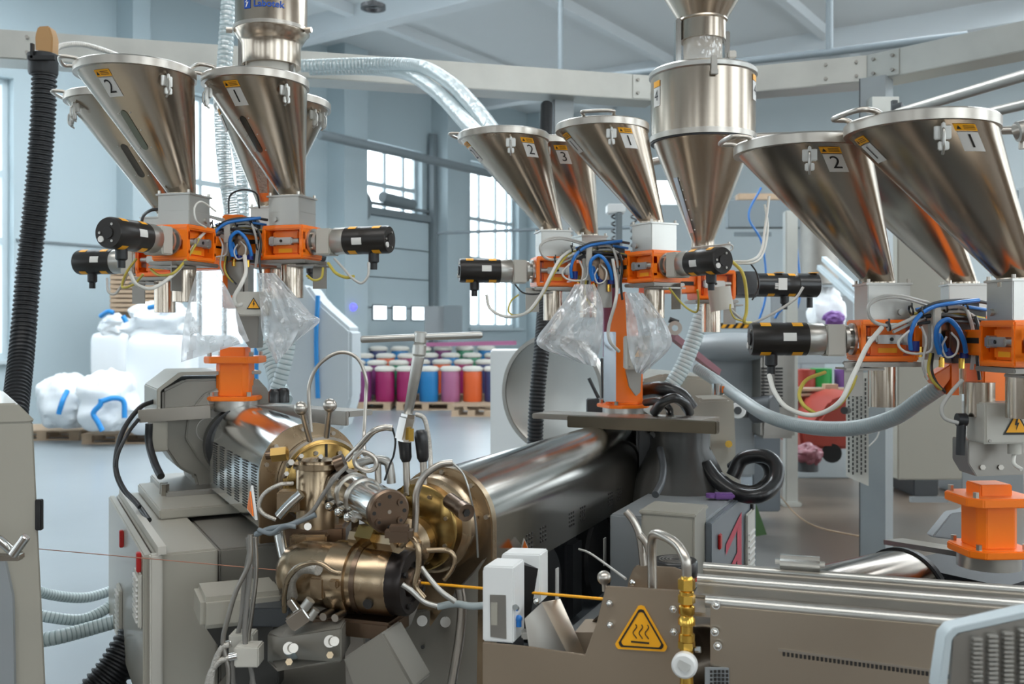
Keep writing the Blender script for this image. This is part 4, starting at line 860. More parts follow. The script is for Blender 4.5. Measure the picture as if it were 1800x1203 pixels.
def std(q, u, who, grp):
    ties(q, u, who)
    tubes(q, u, grp, who, [
     ([(1601, 615, -.02), (1600, 590, -.03), (1612, 560, -.03), (1640, 540, -.02), (1685, 532, 0), (1720, 528, .03)], 3.8, 'blue_tube', 'thick blue arch tube over the valve block'),
     ([(1652, 622, -.03), (1646, 600, -.04), (1648, 575, -.05), (1665, 562, -.05), (1682, 575, -.05), (1694, 600, -.04), (1698, 620, -.03)], 4.3, 'blue_tube', 'blue upturned loop tube in front of the valve block'),
     ([(1660, 625, -.02), (1650, 605, -.03), (1652, 590, -.02), (1662, 618, -.01)], 4, 'blue_tube', 'short blue tube tucked inside the loop'),
     ([(1588, 565, 0), (1610, 570, -.02), (1580, 600, -.04), (1590, 618, -.04), (1620, 622, -.03), (1638, 612, -.02), (1640, 570, -.01), (1655, 548, 0)], 2.2, 'cable_white', 'thin white looping wire beside the valve block'),
     ([(1580, 572, 0), (1550, 572, -.05), (1532, 562, -.08), (1526, 540, -.09), (1545, 523, -.08), (1580, 520, -.05), (1632, 532, 0)], 2.6, 'cable_grey', 'grey cable loop in front of the throat box'),
     ([(1576, 570, 0), (1548, 570, -.05), (1530, 558, -.08), (1528, 538, -.09), (1548, 526, -.08), (1584, 524, -.05), (1634, 538, 0)], 2.2, 'cable_grey', 'second grey cable loop in front of the throat box'),
     ([(1560, 580, -.03), (1600, 562, -.02), (1640, 545, 0), (1690, 540, .02), (1705, 560, 0), (1712, 600, 0), (1708, 650, -.01)], 3.2, 'cable_grey', 'grey cable bundle over and down the right of the valve block'),
     ([(1570, 584, -.02), (1605, 568, -.01), (1645, 552, .01), (1700, 550, .02), (1720, 575, 0), (1712, 640, -.01)], 2.8, 'cable_grey', 'second grey cable bundle over the valve block'),
     ([(1600, 553, .02), (1640, 548, .02), (1690, 553, .03), (1730, 560, .05)], 2.6, 'cable_yellow', 'yellow cable in the bundle over the valve block'),
     ([(1610, 545, .03), (1650, 538, .03), (1700, 540, .04), (1735, 545, .06)], 3.2, 'blue_tube', 'blue tube lying in the bundle over the valve block'),
     ([(1612, 548, 0), (1650, 532, -.01), (1700, 528, .02), (1738, 533, .05)], 3.4, 'dark_grey', 'dark tube lying on top of the bundle'),
     ([(1636, 622, 0), (1632, 650, -.02), (1640, 670, -.03), (1655, 685, -.03)], 2.6, 'cable_yellow', 'yellow and green wire hanging below the valve block'),
     ([(1640, 622, 0), (1638, 650, -.02), (1646, 672, -.03), (1662, 690, -.03)], 2.2, 'black', 'black wire hanging below the valve block'),
     ([(1592, 566, .02), (1630, 556, .0), (1668, 556, -.01), (1706, 560, .02), (1742, 566, .05)], 4, 'black', 'thick black cable lying through the bundle'),
     ([(1600, 572, .02), (1640, 566, .0), (1690, 566, .0), (1736, 576, .05)], 3, 'dark_grey', 'lower dark cable crossing behind the loops'),
     ([(1714, 556, -.01), (1722, 590, -.02), (1718, 630, -.02), (1722, 668, -.02)], 3, 'black', 'black cable dropping right of the valve block'),
     ([(1672, 585, -.03), (1684, 600, -.045), (1680, 622, -.04), (1664, 628, -.03), (1656, 610, -.03), (1664, 592, -.03)], 1.8, 'cable_white', 'small white wire ring inside the blue loop'),
     ([(1620, 575, -.02), (1628, 600, -.05), (1622, 640, -.05), (1630, 668, -.04)], 2.2, 'cable_grey', 'grey wire falling between the blue tubes'),
    ])
q, u = valve_block('pneumatic valve block with blue tubes in the left feeder', 418, 428, 3.16, .72); std(q, u, 'left feeder', 'wires and tubes of the left feeder')
q, u = valve_block('pneumatic valve block with blue tubes in the middle feeder', 1052, 470, 3.5, .74); std(q, u, 'middle feeder', 'wires and tubes of the middle feeder')
q, u = valve_block('pneumatic valve block with blue tubes in the right feeder', 1665, 590, 2.5, 1.0); std(q, u, 'right feeder', 'wires and tubes of the right feeder')
cc = 'motor cables of the feeders'
for lab, m, r, pts in [
 ('cream cable drooping from the front motor of the left feeder', 'cable_white', .0055, [(228, 478, 2.8), (240, 500, 2.8), (268, 507, 2.85), (300, 487, 2.9), (325, 460, 2.95), (345, 425, 3.0), (370, 398, 3.1)]),
 ('yellow wire running beside the cream cable of the left feeder', 'cable_yellow', .004, [(265, 474, 2.95), (280, 484, 2.92), (305, 480, 2.9), (328, 455, 2.95), (350, 420, 3.0)]),
 ('grey cable looping under the rear left motor', 'cable_grey', .004, [(188, 490, 3.15), (190, 512, 3.1), (202, 517, 3.1), (215, 500, 3.1), (226, 478, 3.1)]),
 ('yellow wire crossing under the two left motors', 'cable_yellow', .004, [(240, 455, 3.1), (222, 480, 3.08), (215, 505, 3.08), (235, 500, 3.05), (252, 482, 3.05)]),
 ('grey cable drooping from the right motor of the left feeder', 'cable_grey', .004, [(648, 462, 3.02), (647, 485, 3.0), (635, 498, 3.0), (618, 488, 3.0), (600, 468, 3.05), (588, 455, 3.1)]),
 ('yellow wire under the right motor of the left feeder', 'cable_yellow', .005, [(577, 463, 3.1), (590, 480, 3.05), (608, 488, 3.02), (622, 486, 3.0)]),
 ('yellow wire loop under the right gearbox of the left feeder', 'cable_yellow', .004, [(540, 485, 3.1), (552, 493, 3.05), (565, 488, 3.05), (568, 470, 3.05)]),
 ('white cable running down to the junction box of the left feeder', 'cable_white', .0065, [(430, 450, 3.1), (432, 478, 3.05), (424, 500, 3.02), (412, 522, 3.02), (415, 536, 3.03), (424, 535, 3.06)]),
 ('black cable arching over the tube bundle of the left feeder', 'black', .003, [(402, 376, 3.1), (404, 345, 3.1), (425, 334, 3.1), (450, 340, 3.12), (456, 366, 3.15)]),
 ('black cable arching left of the front throat box of the left feeder', 'black', .005, [(248, 398, 3.1), (252, 380, 3.05), (265, 370, 3.0), (280, 368, 3.0)]),
 ('white thin wire beside the front throat box of the left feeder', 'cable_white', .003, [(380, 372, 3.0), (355, 355, 2.95), (342, 365, 2.92), (345, 388, 2.92), (362, 400, 2.98)]),
 ('cream cable drooping from the left motor of the middle feeder', 'cable_white', .0055, [(855, 518, 3.5), (862, 543, 3.5), (890, 557, 3.45), (925, 550, 3.4), (950, 520, 3.4), (968, 485, 3.4), (985, 455, 3.45), (1010, 435, 3.5)]),
 ('yellow wire beside the cream cable of the middle feeder', 'cable_yellow', .0045, [(900, 556, 3.47), (930, 548, 3.42), (955, 515, 3.42), (974, 480, 3.42), (994, 452, 3.47), (1005, 445, 3.5)]),
 ('yellow wire looping left of the front orange housing of the middle feeder', 'cable_yellow', .003, [(912, 518, 3.5), (898, 530, 3.5), (894, 548, 3.48), (905, 556, 3.46)]),
 ('black wire under the left gearbox of the middle feeder', 'black', .003, [(905, 500, 3.5), (920, 515, 3.48), (945, 517, 3.45), (960, 508, 3.45)]),
 ('white cable running down to the junction box of the middle feeder', 'cable_white', .006, [(1077, 455, 3.45), (1084, 500, 3.45), (1082, 530, 3.42), (1070, 575, 3.45), (1072, 600, 3.45), (1088, 618, 3.48)]),
 ('grey cable drooping from the long black motor', 'cable_grey', .005, [(1412, 505, 3.6), (1395, 528, 3.6), (1350, 556, 3.6), (1318, 568, 3.6), (1300, 558, 3.6), (1285, 545, 3.6)]),
 ('yellow cable hanging in front of the right orange housing of the middle feeder', 'cable_yellow', .006, [(1285, 458, 3.5), (1305, 480, 3.45), (1312, 515, 3.45), (1312, 548, 3.45), (1308, 566, 3.45), (1320, 568, 3.5)]),
 ('thin yellow wire under the big hopper outlet', 'cable_yellow', .003, [(1312, 566, 3.5), (1292, 560, 3.5), (1284, 545, 3.5), (1284, 535, 3.5)]),
 ('thin black wire left of the long black motor', 'black', .003, [(1318, 462, 3.5), (1330, 480, 3.5), (1334, 505, 3.5), (1322, 528, 3.5)]),
 ('yellow wire loop under the front motor of the middle feeder', 'cable_yellow', .0035, [(1176, 506, 3.3), (1195, 530, 3.3), (1212, 545, 3.28), (1225, 548, 3.25), (1228, 530, 3.2), (1226, 510, 3.15)]),
 ('black curved wire over the front motor of the middle feeder', 'cable_grey', .003, [(1255, 448, 3.4), (1285, 440, 3.4), (1284, 430, 3.4), (1255, 432, 3.45), (1215, 436, 3.5)]),
 ('pair of pale cables rising right of the big hopper cone', 'cable_white', .005, [(1290, 460, 3.5), (1320, 458, 3.5), (1338, 442, 3.55), (1345, 400, 3.6), (1352, 345, 3.6)]),
 ('second pale cable rising right of the big hopper cone', 'cable_white', .004, [(1290, 463, 3.5), (1325, 462, 3.5), (1342, 444, 3.55), (1350, 400, 3.6), (1344, 360, 3.62)]),
 ('thick cream cable drooping from the left motor of the right feeder', 'cable_white', .006, [(1352, 660, 2.5), (1362, 690, 2.45), (1385, 718, 2.4), (1430, 730, 2.4), (1475, 708, 2.35), (1500, 660, 2.35), (1525, 608, 2.38), (1550, 576, 2.42)]),
 ('yellow wire curving under the left motor of the right feeder', 'cable_yellow', .005, [(1450, 655, 2.6), (1418, 668, 2.5), (1405, 692, 2.45), (1412, 712, 2.42), (1432, 727, 2.42)]),
 ('yellow wire following the thick cream cable of the right feeder', 'cable_yellow', .0045, [(1430, 729, 2.44), (1470, 716, 2.4), (1495, 685, 2.38), (1505, 660, 2.38)]),
 ('grey wire running down to the black gland of the right junction box', 'cable_grey', .005, [(1692, 668, 2.4), (1672, 690, 2.4), (1656, 715, 2.4), (1660, 735, 2.4), (1684, 744, 2.4)]),
 ('white wire curving below the right junction box', 'cable_white', .005, [(1783, 796, 2.4), (1782, 815, 2.38), (1796, 826, 2.36)]),
 ('small wire tangle with a blue knot on the gantry post', 'cable_grey', .004, [(1535, 706, 5.6), (1520, 728, 5.6), (1516, 742, 5.6), (1528, 762, 5.6), (1545, 752, 5.6), (1540, 772, 5.6), (1520, 788, 5.6), (1512, 776, 5.6)]),
]: cable('motor_cable', pts, r, m, lab, 'cable', cc)
# ---- clear plastic bags
def film_bag(lab, Lp, Rp, Y, thick, seed, ntie=True):
    Ls = smooth_path([Vector((x, y, 0)) for x, y in Lp], 6); Rs = smooth_path([Vector((x, y, 0)) for x, y in Rp], 6); n = len(Ls)-1; N = 44
    mb = MB(); V = []
    for j in range(n+1):
        v = j/n; a, b_ = Ls[j], Rs[j]
        for i in range(N):
            th = 2*math.pi*i/N; u_ = .5-.5*math.cos(th); x = a.x+(b_.x-a.x)*u_; y = a.y+(b_.y-a.y)*u_
            tk = thick*(.5+.7*math.sin(math.pi*min(1, v*1.05)))*(1-.85*v**3)
            dd = -math.sin(th)*tk+.014*math.sin(u_*17+seed+v*3+2*noise.noise(Vector((u_*3, v*3, seed))))*(.4+v)*(1 if math.sin(th) > 0 else .8)+.05*(.25-abs(noise.noise(Vector((u_*6+v*2, v*3.2-u_, seed+9)))))+.012*noise.noise(Vector((u_*12, v*12, seed)))
            V.append(P(x, y, Y+dd))
    mb.raw(V, [[j*N+i, j*N+(i+1) % N, (j+1)*N+(i+1) % N, (j+1)*N+i] for j in range(n) for i in range(N)]+[[n*N+i for i in range(N)]])
    return solo('plastic_bag', mb, 'plastic_film', lab, 'plastic bag', 'clear bags tied under the feeders', ang=60)
film_bag('crumpled clear plastic bag hanging left of the left orange pedestal', [(346, 478), (338, 503), (328, 545), (321, 590), (318, 637)], [(378, 478), (398, 505), (414, 540), (428, 575), (438, 600)], 2.95, .09, 1)
film_bag('clear plastic bag hanging right of the left junction box', [(452, 480), (455, 510), (458, 550), (462, 590), (485, 640)], [(484, 480), (515, 515), (545, 550), (562, 566), (520, 600)], 3.1, .06, 4)
film_bag('clear plastic bag with a pointed corner left of the middle orange pedestal', [(1010, 500), (992, 530), (968, 562), (944, 606), (1012, 636)], [(1045, 500), (1058, 530), (1060, 565), (1056, 605), (1047, 645)], 3.4, .07, 7)
film_bag('clear plastic bag wrapped over the junction box of the middle pedestal', [(1098, 515), (1100, 545), (1102, 590), (1108, 630), (1118, 655)], [(1130, 515), (1150, 540), (1174, 575), (1178, 612), (1130, 658)], 3.35, .06, 12)
# ---- hoses
def hose(lab, pts, r, m, pitch, dep=.1, grp=None, name='hose'):
    rg_ = m in ('hose_film', 'clear_hose', 'hose_grey'); dep = dep*.45 if rg_ else dep; return solo(name, MB().hose([P(*p) for p in pts], r, pitch, dep, 16, rg_), [m, 'hose_ring'] if rg_ else m, lab, 'hose', grp, ang=50)
hose('thick black corrugated hose hanging from the gantry at far left', [(78, 108, 4.6), (76, 200, 4.6), (66, 330, 4.6), (50, 480, 4.6), (38, 620, 4.5), (22, 760, 4.2), (8, 900, 4.0)], .057, 'rubber', .022, .13)
t = thing('hose_cuff', 'black hose cuff clamped to the gantry at top left', 'cuff', P(76, 130, 4.55))
build('cuff', MB().lathe([(.062, 0), (.066, .01), (.066, .06), (.07, .07), (.07, .095), (.062, .1)], P(76, 132, 4.6), seg=32), 'rubber', t); build('strap', MB().box(P(74, 102, 4.52), (.125, .02, .02)).box(P(57, 90, 4.52), (.012, .02, .07)), 'black', t)
mb = MB(); mb.wprism([P(62, 99, 4.58), P(61, 62, 4.58), P(66, 46, 4.58), P(86, 45, 4.58), P(92, 64, 4.58), P(91, 99, 4.58)], (0, .07, 0), .006); solo('cardboard_plug', mb, 'cardboard', 'folded brown cardboard sticking up from the black hose cuff', 'cardboard')
hose('braided steel hose arching from the hose cuff behind the gantry', [(92, 96, 4.7), (105, 82, 4.8), (140, 78, 4.9), (180, 88, 5.0), (212, 100, 5.1)], .014, 'braid', .012, .1)
hose('black corrugated hose running down from the loader under the left cabinet', [(265, 1090, 2.95), (232, 1130, 2.9), (200, 1180, 2.85), (150, 1240, 2.8)], .055, 'rubber', .018, .13)
hose('dark ribbed hose rising behind the clear bag of the middle feeder', [(961, 186, 6.3), (958, 300, 5.8), (962, 440, 5.2), (955, 580, 4.8), (944, 700, 4.7), (940, 800, 4.7)], .04, 'rubber', .018, .12)
ch = 'ribbed clear hoses'
hose('clear ribbed hose hanging left of the branded loader', [(404, -20, 3.9), (397, 80, 3.9), (390, 200, 3.9), (396, 300, 3.9), (408, 370, 3.9), (420, 420, 3.9)], .031, 'hose_film', .02, .12, ch)
hose('clear ribbed hose right of the first one behind the left hoppers', [(415, 250, 4.2), (424, 300, 4.2), (428, 380, 4.2)], .026, 'hose_film', .02, .12, ch)
hose('upper clear hose arching over the gantry to the middle feeder', [(530, 116, 5.6), (650, 112, 5.55), (735, 116, 5.3), (790, 145, 4.8), (835, 190, 4.3), (872, 240, 3.8)], .036, 'hose_film', .022, .1, ch)
hose('lower clear hose arching over the gantry to the middle feeder', [(545, 122, 5.75), (650, 122, 5.7), (715, 130, 5.45), (765, 160, 4.95), (808, 203, 4.4), (845, 243, 3.75)], .036, 'hose_film', .022, .1, ch)
hose('pale ribbed hose dropping behind the left pedestal, left of the pair', [(462, 600, 3.9), (478, 640, 3.9), (490, 680, 3.85), (500, 705, 3.8)], .034, 'clear_hose', .02, .1, ch)
hose('pale ribbed hose dropping behind the left pedestal, right of the pair', [(510, 590, 3.8), (503, 630, 3.8), (492, 670, 3.8), (480, 705, 3.8)], .028, 'clear_hose', .02, .1, ch)
hose('ribbed hose slanting down from the big hopper outlet', [(1240, 530, 4.2), (1232, 560, 4.2), (1215, 610, 4.2), (1195, 655, 4.2), (1160, 705, 4.2)], .036, 'clear_hose', .018, .1, ch)
hose('long grey ribbed hose sagging from the middle machine to the right feeder', [(1225, 648, 4.0), (1262, 672, 3.9), (1300, 700, 3.7), (1350, 732, 3.4), (1420, 751, 3.15), (1500, 753, 2.95), (1570, 735, 2.8), (1620, 702, 2.7), (1652, 680, 2.65)], .024, 'hose_grey', .01, .09)
hose('clear hose lying low at left nearest the cabinet top edge', [(40, 1030, 3.3), (90, 1046, 3.4), (150, 1051, 3.5), (205, 1036, 3.6)], .019, 'clear_hose', .012, .06, ch)
hose('clear hose lying at left, middle one of three', [(40, 1075, 3.2), (85, 1085, 3.2), (140, 1090, 3.25), (180, 1075, 3.3), (207, 1052, 3.35)], .019, 'clear_hose', .012, .06, ch)
hose('clear hose lying at left, lowest of three', [(40, 1130, 3.1), (95, 1122, 3.1), (150, 1108, 3.15), (220, 1088, 3.2)], .024, 'clear_hose', .014, .1, ch)
# ================================================================== EXTRUDER 1 (left)
def arch(r, zs, zb, n=20, r_out=0):   # arch outline in (v, z): semicircle radius r centred at height zs, straight to zb
    return [(-r, zb), (r, zb)]+[(r*math.cos(math.pi*k/n), zs+r*math.sin(math.pi*k/n)) for k in range(n+1)]
class Ax:      # local frame: v right, u away from the camera, z up
    def __init__(s, o, ang): s.o = Vector((o[0], o[1], 0)); a = R(ang); s.u = Vector((math.cos(a), math.sin(a), 0)); s.v = Vector((math.sin(a), -math.cos(a), 0))
    def p(s, v, u, z): return s.o+s.v*v+s.u*u+Vector((0, 0, z))
    def face(s, u): # xy plane = (v, z), its z axis pointing away along u
        m = Matrix.Identity(4); o = s.p(0, u, 0); X = s.v; Y_ = Vector((0, 0, 1)); Zv = -s.u
        for i in range(3): m[i][0] = X[i]; m[i][1] = Y_[i]; m[i][2] = s.u[i]; m[i][3] = o[i]
        return m
    def side(s, v): # xy plane = (u, z), z axis along v
        m = Matrix.Identity(4); o = s.p(v, 0, 0)
        for i in range(3): m[i][0] = s.u[i]; m[i][1] = (0, 0, 1)[i]; m[i][2] = s.v[i]; m[i][3] = o[i]
        return m
    def fr(s): return frame(s.o, s.v, (0, 0, 1))   # x=v, y=u
def shell(mb, A, r, zs, zb, u0, u1, th=.004, n=24):
    prof = [(-r, zb)]+[(-r*math.cos(math.pi*k/n), zs+r*math.sin(math.pi*k/n)) for k in range(n+1)]+[(r, zb)]
    V = []; 
    for u in (u0, u1):
        for v, z in prof: V.append(A.p(v, u, z))
    for u in (u0, u1):
        for v, z in prof: V.append(A.p(v*(1-th/r), u, z if z <= zs else zs+(z-zs)*(1-th/r)))
    N = len(prof); Fc = []
    for i in range(N-1): Fc.append([i, i+1, N+i+1, N+i]); Fc.append([2*N+i, 3*N+i, 3*N+i+1, 2*N+i+1]); Fc.append([i, 2*N+i, 2*N+i+1, i+1]); Fc.append([N+i, N+i+1, 3*N+i+1, 3*N+i])
    Fc.append([0, N, 3*N, 2*N]); Fc.append([N-1, 3*N-1, 4*N-1, 2*N-1]); return mb.raw(V, Fc)
A = Ax((-.545, 2.6), 117.3); zs = 1.165; rr = .132
t = thing('extruder', 'left extruder with a polished arched cover and rows of vent slots', 'extruder', A.p(0, .4, .95))
mb = MB(); shell(mb, A, rr, zs, 1.03, .0, .72); cov = build('barrel_cover', mb, 'cover_polished' if 'cover_polished' in MT else 'polished', t)
for c_ in range(6): 
    m_ = MB()
    for k in range(18): u = .07+c_*.112; m_.box(A.p(-rr-.0008, u, 1.185-k*.0075), (.056, .002, .003), 0, Matrix.Rotation(R(117.3), 4, 'Z'))
    build('vent_slot_row', m_, 'ink', cov)
mb = MB(); mb.prism(arch(rr+.004, zs, .99), A.face(-.012), .012, .002); fp = build('front_plate', mb, 'bronze', t)
for a in (20, 60, 100, 140, 165): q = A.p(.122*math.cos(R(a)), -.013, zs+.122*math.sin(R(a))); build('bolt', MB().cyl(q, q-A.u*.008, .006, seg=8), 'steel', fp)
c = A.p(.03, -.012, zs-.02)
fl = build('barrel_flange', MB().lathe([(.112, 0), (.112, .03), (.106, .034), (.106, .04), (.1, .044), (0, .044)], c, -A.u, 48), 'gold_bronze', t)
build('flange_collar', MB()._ring(c-A.u*.004, -A.u, .119, .108, .02, 48), 'steel', t)
build('flange_gap', MB().box(A.p(.03, -.058, zs+.04), (.006, .003, .085), 0, Matrix.Rotation(R(27), 4, 'Z')), 'ink', fl)
for a in range(8): q = c-A.u*.044+A.v*.085*math.cos(R(a*45+20))+Vector((0, 0, .085*math.sin(R(a*45+20)))); build('bolt', MB().cyl(q, q-A.u*.008, .006, seg=8), 'steel', fl)
# brass hexagon plug on the left of the flange
q = P(505, 797, 2.46); build('hex_plug', MB().cyl(q, P(478, 800, 2.46), .02, seg=6), 'gold_bronze', t)
build('plug_tip', MB().cyl(P(478, 800, 2.46), P(468, 801, 2.46), .011), 'dark_bronze', t)
# warning triangle standing out on a bracket
tri = [P(431, 905, 2.5), P(446, 935, 2.45), P(440, 855, 2.5)]
wt = build('warning_triangle', MB().wprism([P(434, 896, 2.52), P(449, 915, 2.44), P(441, 854, 2.48)], A.v*.006), 'white_paint', t); build('triangle_field', MB().wprism([P(436, 894, 2.512), P(446, 908, 2.452), P(441, 864, 2.476)], A.v*-.003), 'orange', wt)
# gearbox
t = thing('gearbox', 'angular grey gearbox behind the left extruder cover', 'gearbox', A.p(-.05, .95, 1.02))
prof = [(-.27, 1.35), (-.20, 1.385), (.04, 1.385), (.08, 1.34), (.12, 1.12), (.12, 1.02), (-.16, 1.02), (-.17, 1.06), (-.22, 1.09), (-.27, 1.17)]
build('housing', MB().prism(prof, A.face(.80), .26, .008), 'gear_paint', t)
mb = MB(); mb.prism([(.10, 1.05), (-.10, 1.05), (-.16, 1.12), (-.20, 1.19), (-.19, 1.27), (-.14, 1.335), (-.08, 1.36), (.06, 1.36), (.10, 1.3)], A.face(.785), .02, .004); fc = build('face_plate', mb, 'gear_paint', t)
for v, z, r in ((-.125, 1.215, .042), (-.10, 1.315, .03), (-.095, 1.11, .028)): build('round_cover', MB()._ring(A.p(v, .784, z), -A.u, r, r-.003, .002, 32), 'dull_steel', fc)
mb = MB(); shell(mb, A, .26, 1.15, 1.10, .82, 1.06, .012); 
build('top_hood', MB().prism([(-.29, 1.26), (-.29, 1.355), (-.22, 1.41), (.05, 1.41), (.05, 1.398), (-.21, 1.398), (-.278, 1.35), (-.278, 1.26)], A.face(.78), .34, .003), 'beige_paint', t)
build('shaft_seal', MB().lathe([(.125, 0), (.125, .05), (.09, .055), (0, .055)], A.p(-.02, .784, 1.165), -A.u, 40), 'black', t)
build('side_tab', MB().box(A.p(-.285, .8, 1.2), (.03, .06, .1), .004, Matrix.Rotation(R(117), 4, 'Z')), 'beige_paint', t)
for u in (.76, .80): build('hold_bolt', MB().cyl(A.p(-.27, u-.02, .995), A.p(-.27, u-.02, 1.05), .014, seg=6), 'steel', t)
build('foot_block', MB().prism([(-.29, .955), (.22, .955), (.22, 1.03), (-.27, 1.03), (-.27, 1.0), (-.29, .995)], A.face(.70), .42, .004), 'dull_steel', t)
# machine cabinet
t = thing('machine_cabinet', 'beige machine cabinet with vent grilles carrying the left extruder', 'cabinet', A.p(.0, .5, 0))
build('body', MB(A.fr()).box((-.3125, .53, .765), (.155, 1.02, .435), .006), 'beige_paint', t)
for lv in (-.3,):
    for lu in (.15, .9): build('leg', MB(A.fr()).box((lv, lu, .275), (.08, .08, .55), .004), 'dark_grey', t)
build('front_skirt', MB(A.fr()).box((-.3125, .04, .30), (.155, .02, .56), .004), 'beige_paint', t)
build('plinth_step', MB(A.fr()).box((-.20, .76, .998), (.24, .56, .03), .004), 'beige_paint', t)
dr = build('side_door', MB(A.fr()).box((-.405, .53, .775), (.022, .99, .41), .004), 'blue_grey_light' if 'blue_grey_light' in MT else 'beige_paint', t)
build('corner_post', MB(A.fr()).box((-.388, .02, .77), (.03, .03, .43), .004), 'light_beige', t)
for u, z0, z1 in ((.10, .80, .92), (.60, .62, .76)):
    g = build('vent_grille', MB(A.fr()).box((-.420, u, (z0+z1)/2), (.012, .10, z1-z0+.02), .004), 'light_beige', dr)
    m_ = MB(A.fr())
    for k in range(9): m_.box((-.428, u, z0+(z1-z0)*(k+.5)/9), (.006, .08, .005), 0)
    build('louvre', m_, 'paper', g)
for u, z in ((.03, .985), (.62, 1.0)): pass
for u, z in ((.06, .955), (.5, .93)): build('door_lock', MB(A.fr()).box((-.422, u+.02, z), (.012, .02, .05), .002), 'red', dr)
build('gutter', MB(A.fr()).box((-.375, .5, .995), (.02, 1.0, .02)), 'light_beige', t)
# grey frame block right of the cabinet face, under the cover
t = thing('extruder_support', 'grey painted support frame below the left extruder cover', 'support', A.p(.25, .25, 0))
build('side_panel', MB(A.fr()).box((.04, .56, .485), (.53, 1.0, .97), .005), 'gear_paint', t)
build('access_hole', MB(A.fr()).cyl((-.19, .062, .86), (-.19, .058, .86), .007), 'ink', t)
build('saddle', MB(A.fr()).box((.03, .38, .985), (.2, .5, .05), .004), 'gear_paint', t)
build('bracket_bar', MB().box2(P(346, 1066, 2.32), P(490, 1052, 2.40), .16, .075, .012), 'beige_paint', t)
build('gusset', MB().wprism([P(352, 1092, 2.36), P(490, 1080, 2.44), P(490, 1230, 2.44), P(420, 1230, 2.40), P(398, 1160, 2.38)], (0, .06, 0), .004), 'grey_dark', t)
# table bars
def bar(lab, pts, wd, h, m, grp=None, lip=True):
    t = thing('table_bar', lab, 'bar', P(*pts[0]), grp); a, b_ = P(*pts[0]), P(*pts[1]); build('top_plate', MB().box2(a, b_, wd, h, .003), m, t)
    if lip:
        d = (b_-a).normalized(); s_ = Vector((0, 0, 1)).cross(d); s_ = s_ if s_.y < 0 else -s_
        build('edge_rail', MB().box2(a+s_*(wd/2+.006)-Vector((0, 0, .012)), b_+s_*(wd/2+.006)-Vector((0, 0, .012)), .012, h+.026, .002), m, t)
    return t
bar('steel table bar left of the left orange pedestal', [(250, 724, 3.2), (375, 716, 3.22)], .07, .016, 'steel')
bar('double steel bar running right from the left orange pedestal', [(440, 714, 3.35), (635, 727, 3.0)], .10, .018, 'dull_steel')
t = thing('black_clamp_pair', 'pair of black rounded knobs on the steel bar right of the left pedestal', 'knob', P(492, 705, 3.2)); build('knob', MB().lathe([(.022, 0), (.022, .035), (.015, .045), (0, .045)], P(484, 708, 3.2)), 'black', t); build('knob', MB().lathe([(.018, 0), (.018, .04), (.012, .048), (0, .048)], P(499, 708, 3.2)), 'black', t)
ck = 'black cables at the left gearbox'
cable('power_cable', [(272, 705, 3.25), (245, 718, 3.2), (215, 760, 3.1), (203, 815, 3.0), (213, 855, 2.95), (240, 885, 2.9), (262, 915, 2.8)], .008, 'rubber', 'black cable leaving the left gearbox and bending down to the cabinet, outer one', 'cable', ck)
cable('power_cable', [(243, 738, 3.15), (225, 762, 3.1), (207, 800, 3.0), (206, 830, 2.98), (220, 862, 2.92), (245, 892, 2.85)], .006, 'rubber', 'thinner black cable bending down to the cabinet, inner one', 'cable', ck)
cable('power_cable', [(262, 745, 3.1), (262, 780, 3.1), (272, 815, 3.05), (283, 838, 3.0)], .012, 'rubber', 'short thick black cable under the left table bar', 'cable', ck)

# ================================================================== EXTRUDER 2 (middle)
B = Ax((-.185, 2.38), 66.5); zs2 = 1.072; r2 = .128
t = thing('extruder', 'long middle extruder with a polished arched cover running back to the orange pedestal', 'extruder', B.p(0, .7, .9))
mb = MB(); shell(mb, B, r2, zs2, .925, .06, 1.50, .004, 32); cov = build('barrel_cover', mb, 'cover_steel', t)
for u in (.27, .37, .60, .70, .98, 1.08):
    m_ = MB()
    for i in range(3):
        for k in range(4): m_.box(B.p(r2+.0006, u+i*.018, .965+k*.012), (.008, .0015, .006), 0, Matrix.Rotation(R(66.5), 4, 'Z'))
    build('vent_group', m_, 'ink', cov)
mb = MB(); mb.prism(arch(r2+.008, zs2, .60), B.face(.03), .03, .003); fp = build('front_plate', mb, 'bronze', t)
for a in (10, 50, 90, 130): q = B.p((r2-.004)*math.cos(R(a)), .03, zs2+(r2-.004)*math.sin(R(a))); build('bolt', MB().cyl(q, q-B.u*.008, .006, seg=8), 'steel', fp)
c = B.p(-.012, .03, zs2-.0)
build('flange_ring', MB().lathe([(.120, 0), (.120, .035), (.117, .05), (.108, .055), (0, .055)], c, -B.u, 56), 'bronze', t)
fl = build('barrel_flange', MB().lathe([(.105, .055), (.105, .085), (.098, .09), (0, .09)], c-B.v*.01, -B.u, 56), 'gold_bronze', t)
for a in range(8): q = c-B.v*.01-B.u*.09+B.v*.085*math.cos(R(a*45+20))+Vector((0, 0, .085*math.sin(R(a*45+20)))); build('bolt', MB().cyl(q, q-B.u*.007, .005, seg=8), 'steel', fl)
build('neck', MB().lathe([(.062, .08), (.062, .12), (.045, .13), (.045, .2)], c-B.v*.02-Vector((0, 0, .035)), -B.u, 40), 'bronze', t)
build('clamp_screw', MB().cyl(P(790, 880, 2.2), P(812, 896, 2.16), .018, seg=24).cyl(P(812, 896, 2.16), P(820, 902, 2.14), .02, seg=24), 'dark_bronze', t)
build('screw_socket', MB().cyl(P(820, 902, 2.139), P(821, 902.6, 2.137), .009, seg=6), 'ink', t)
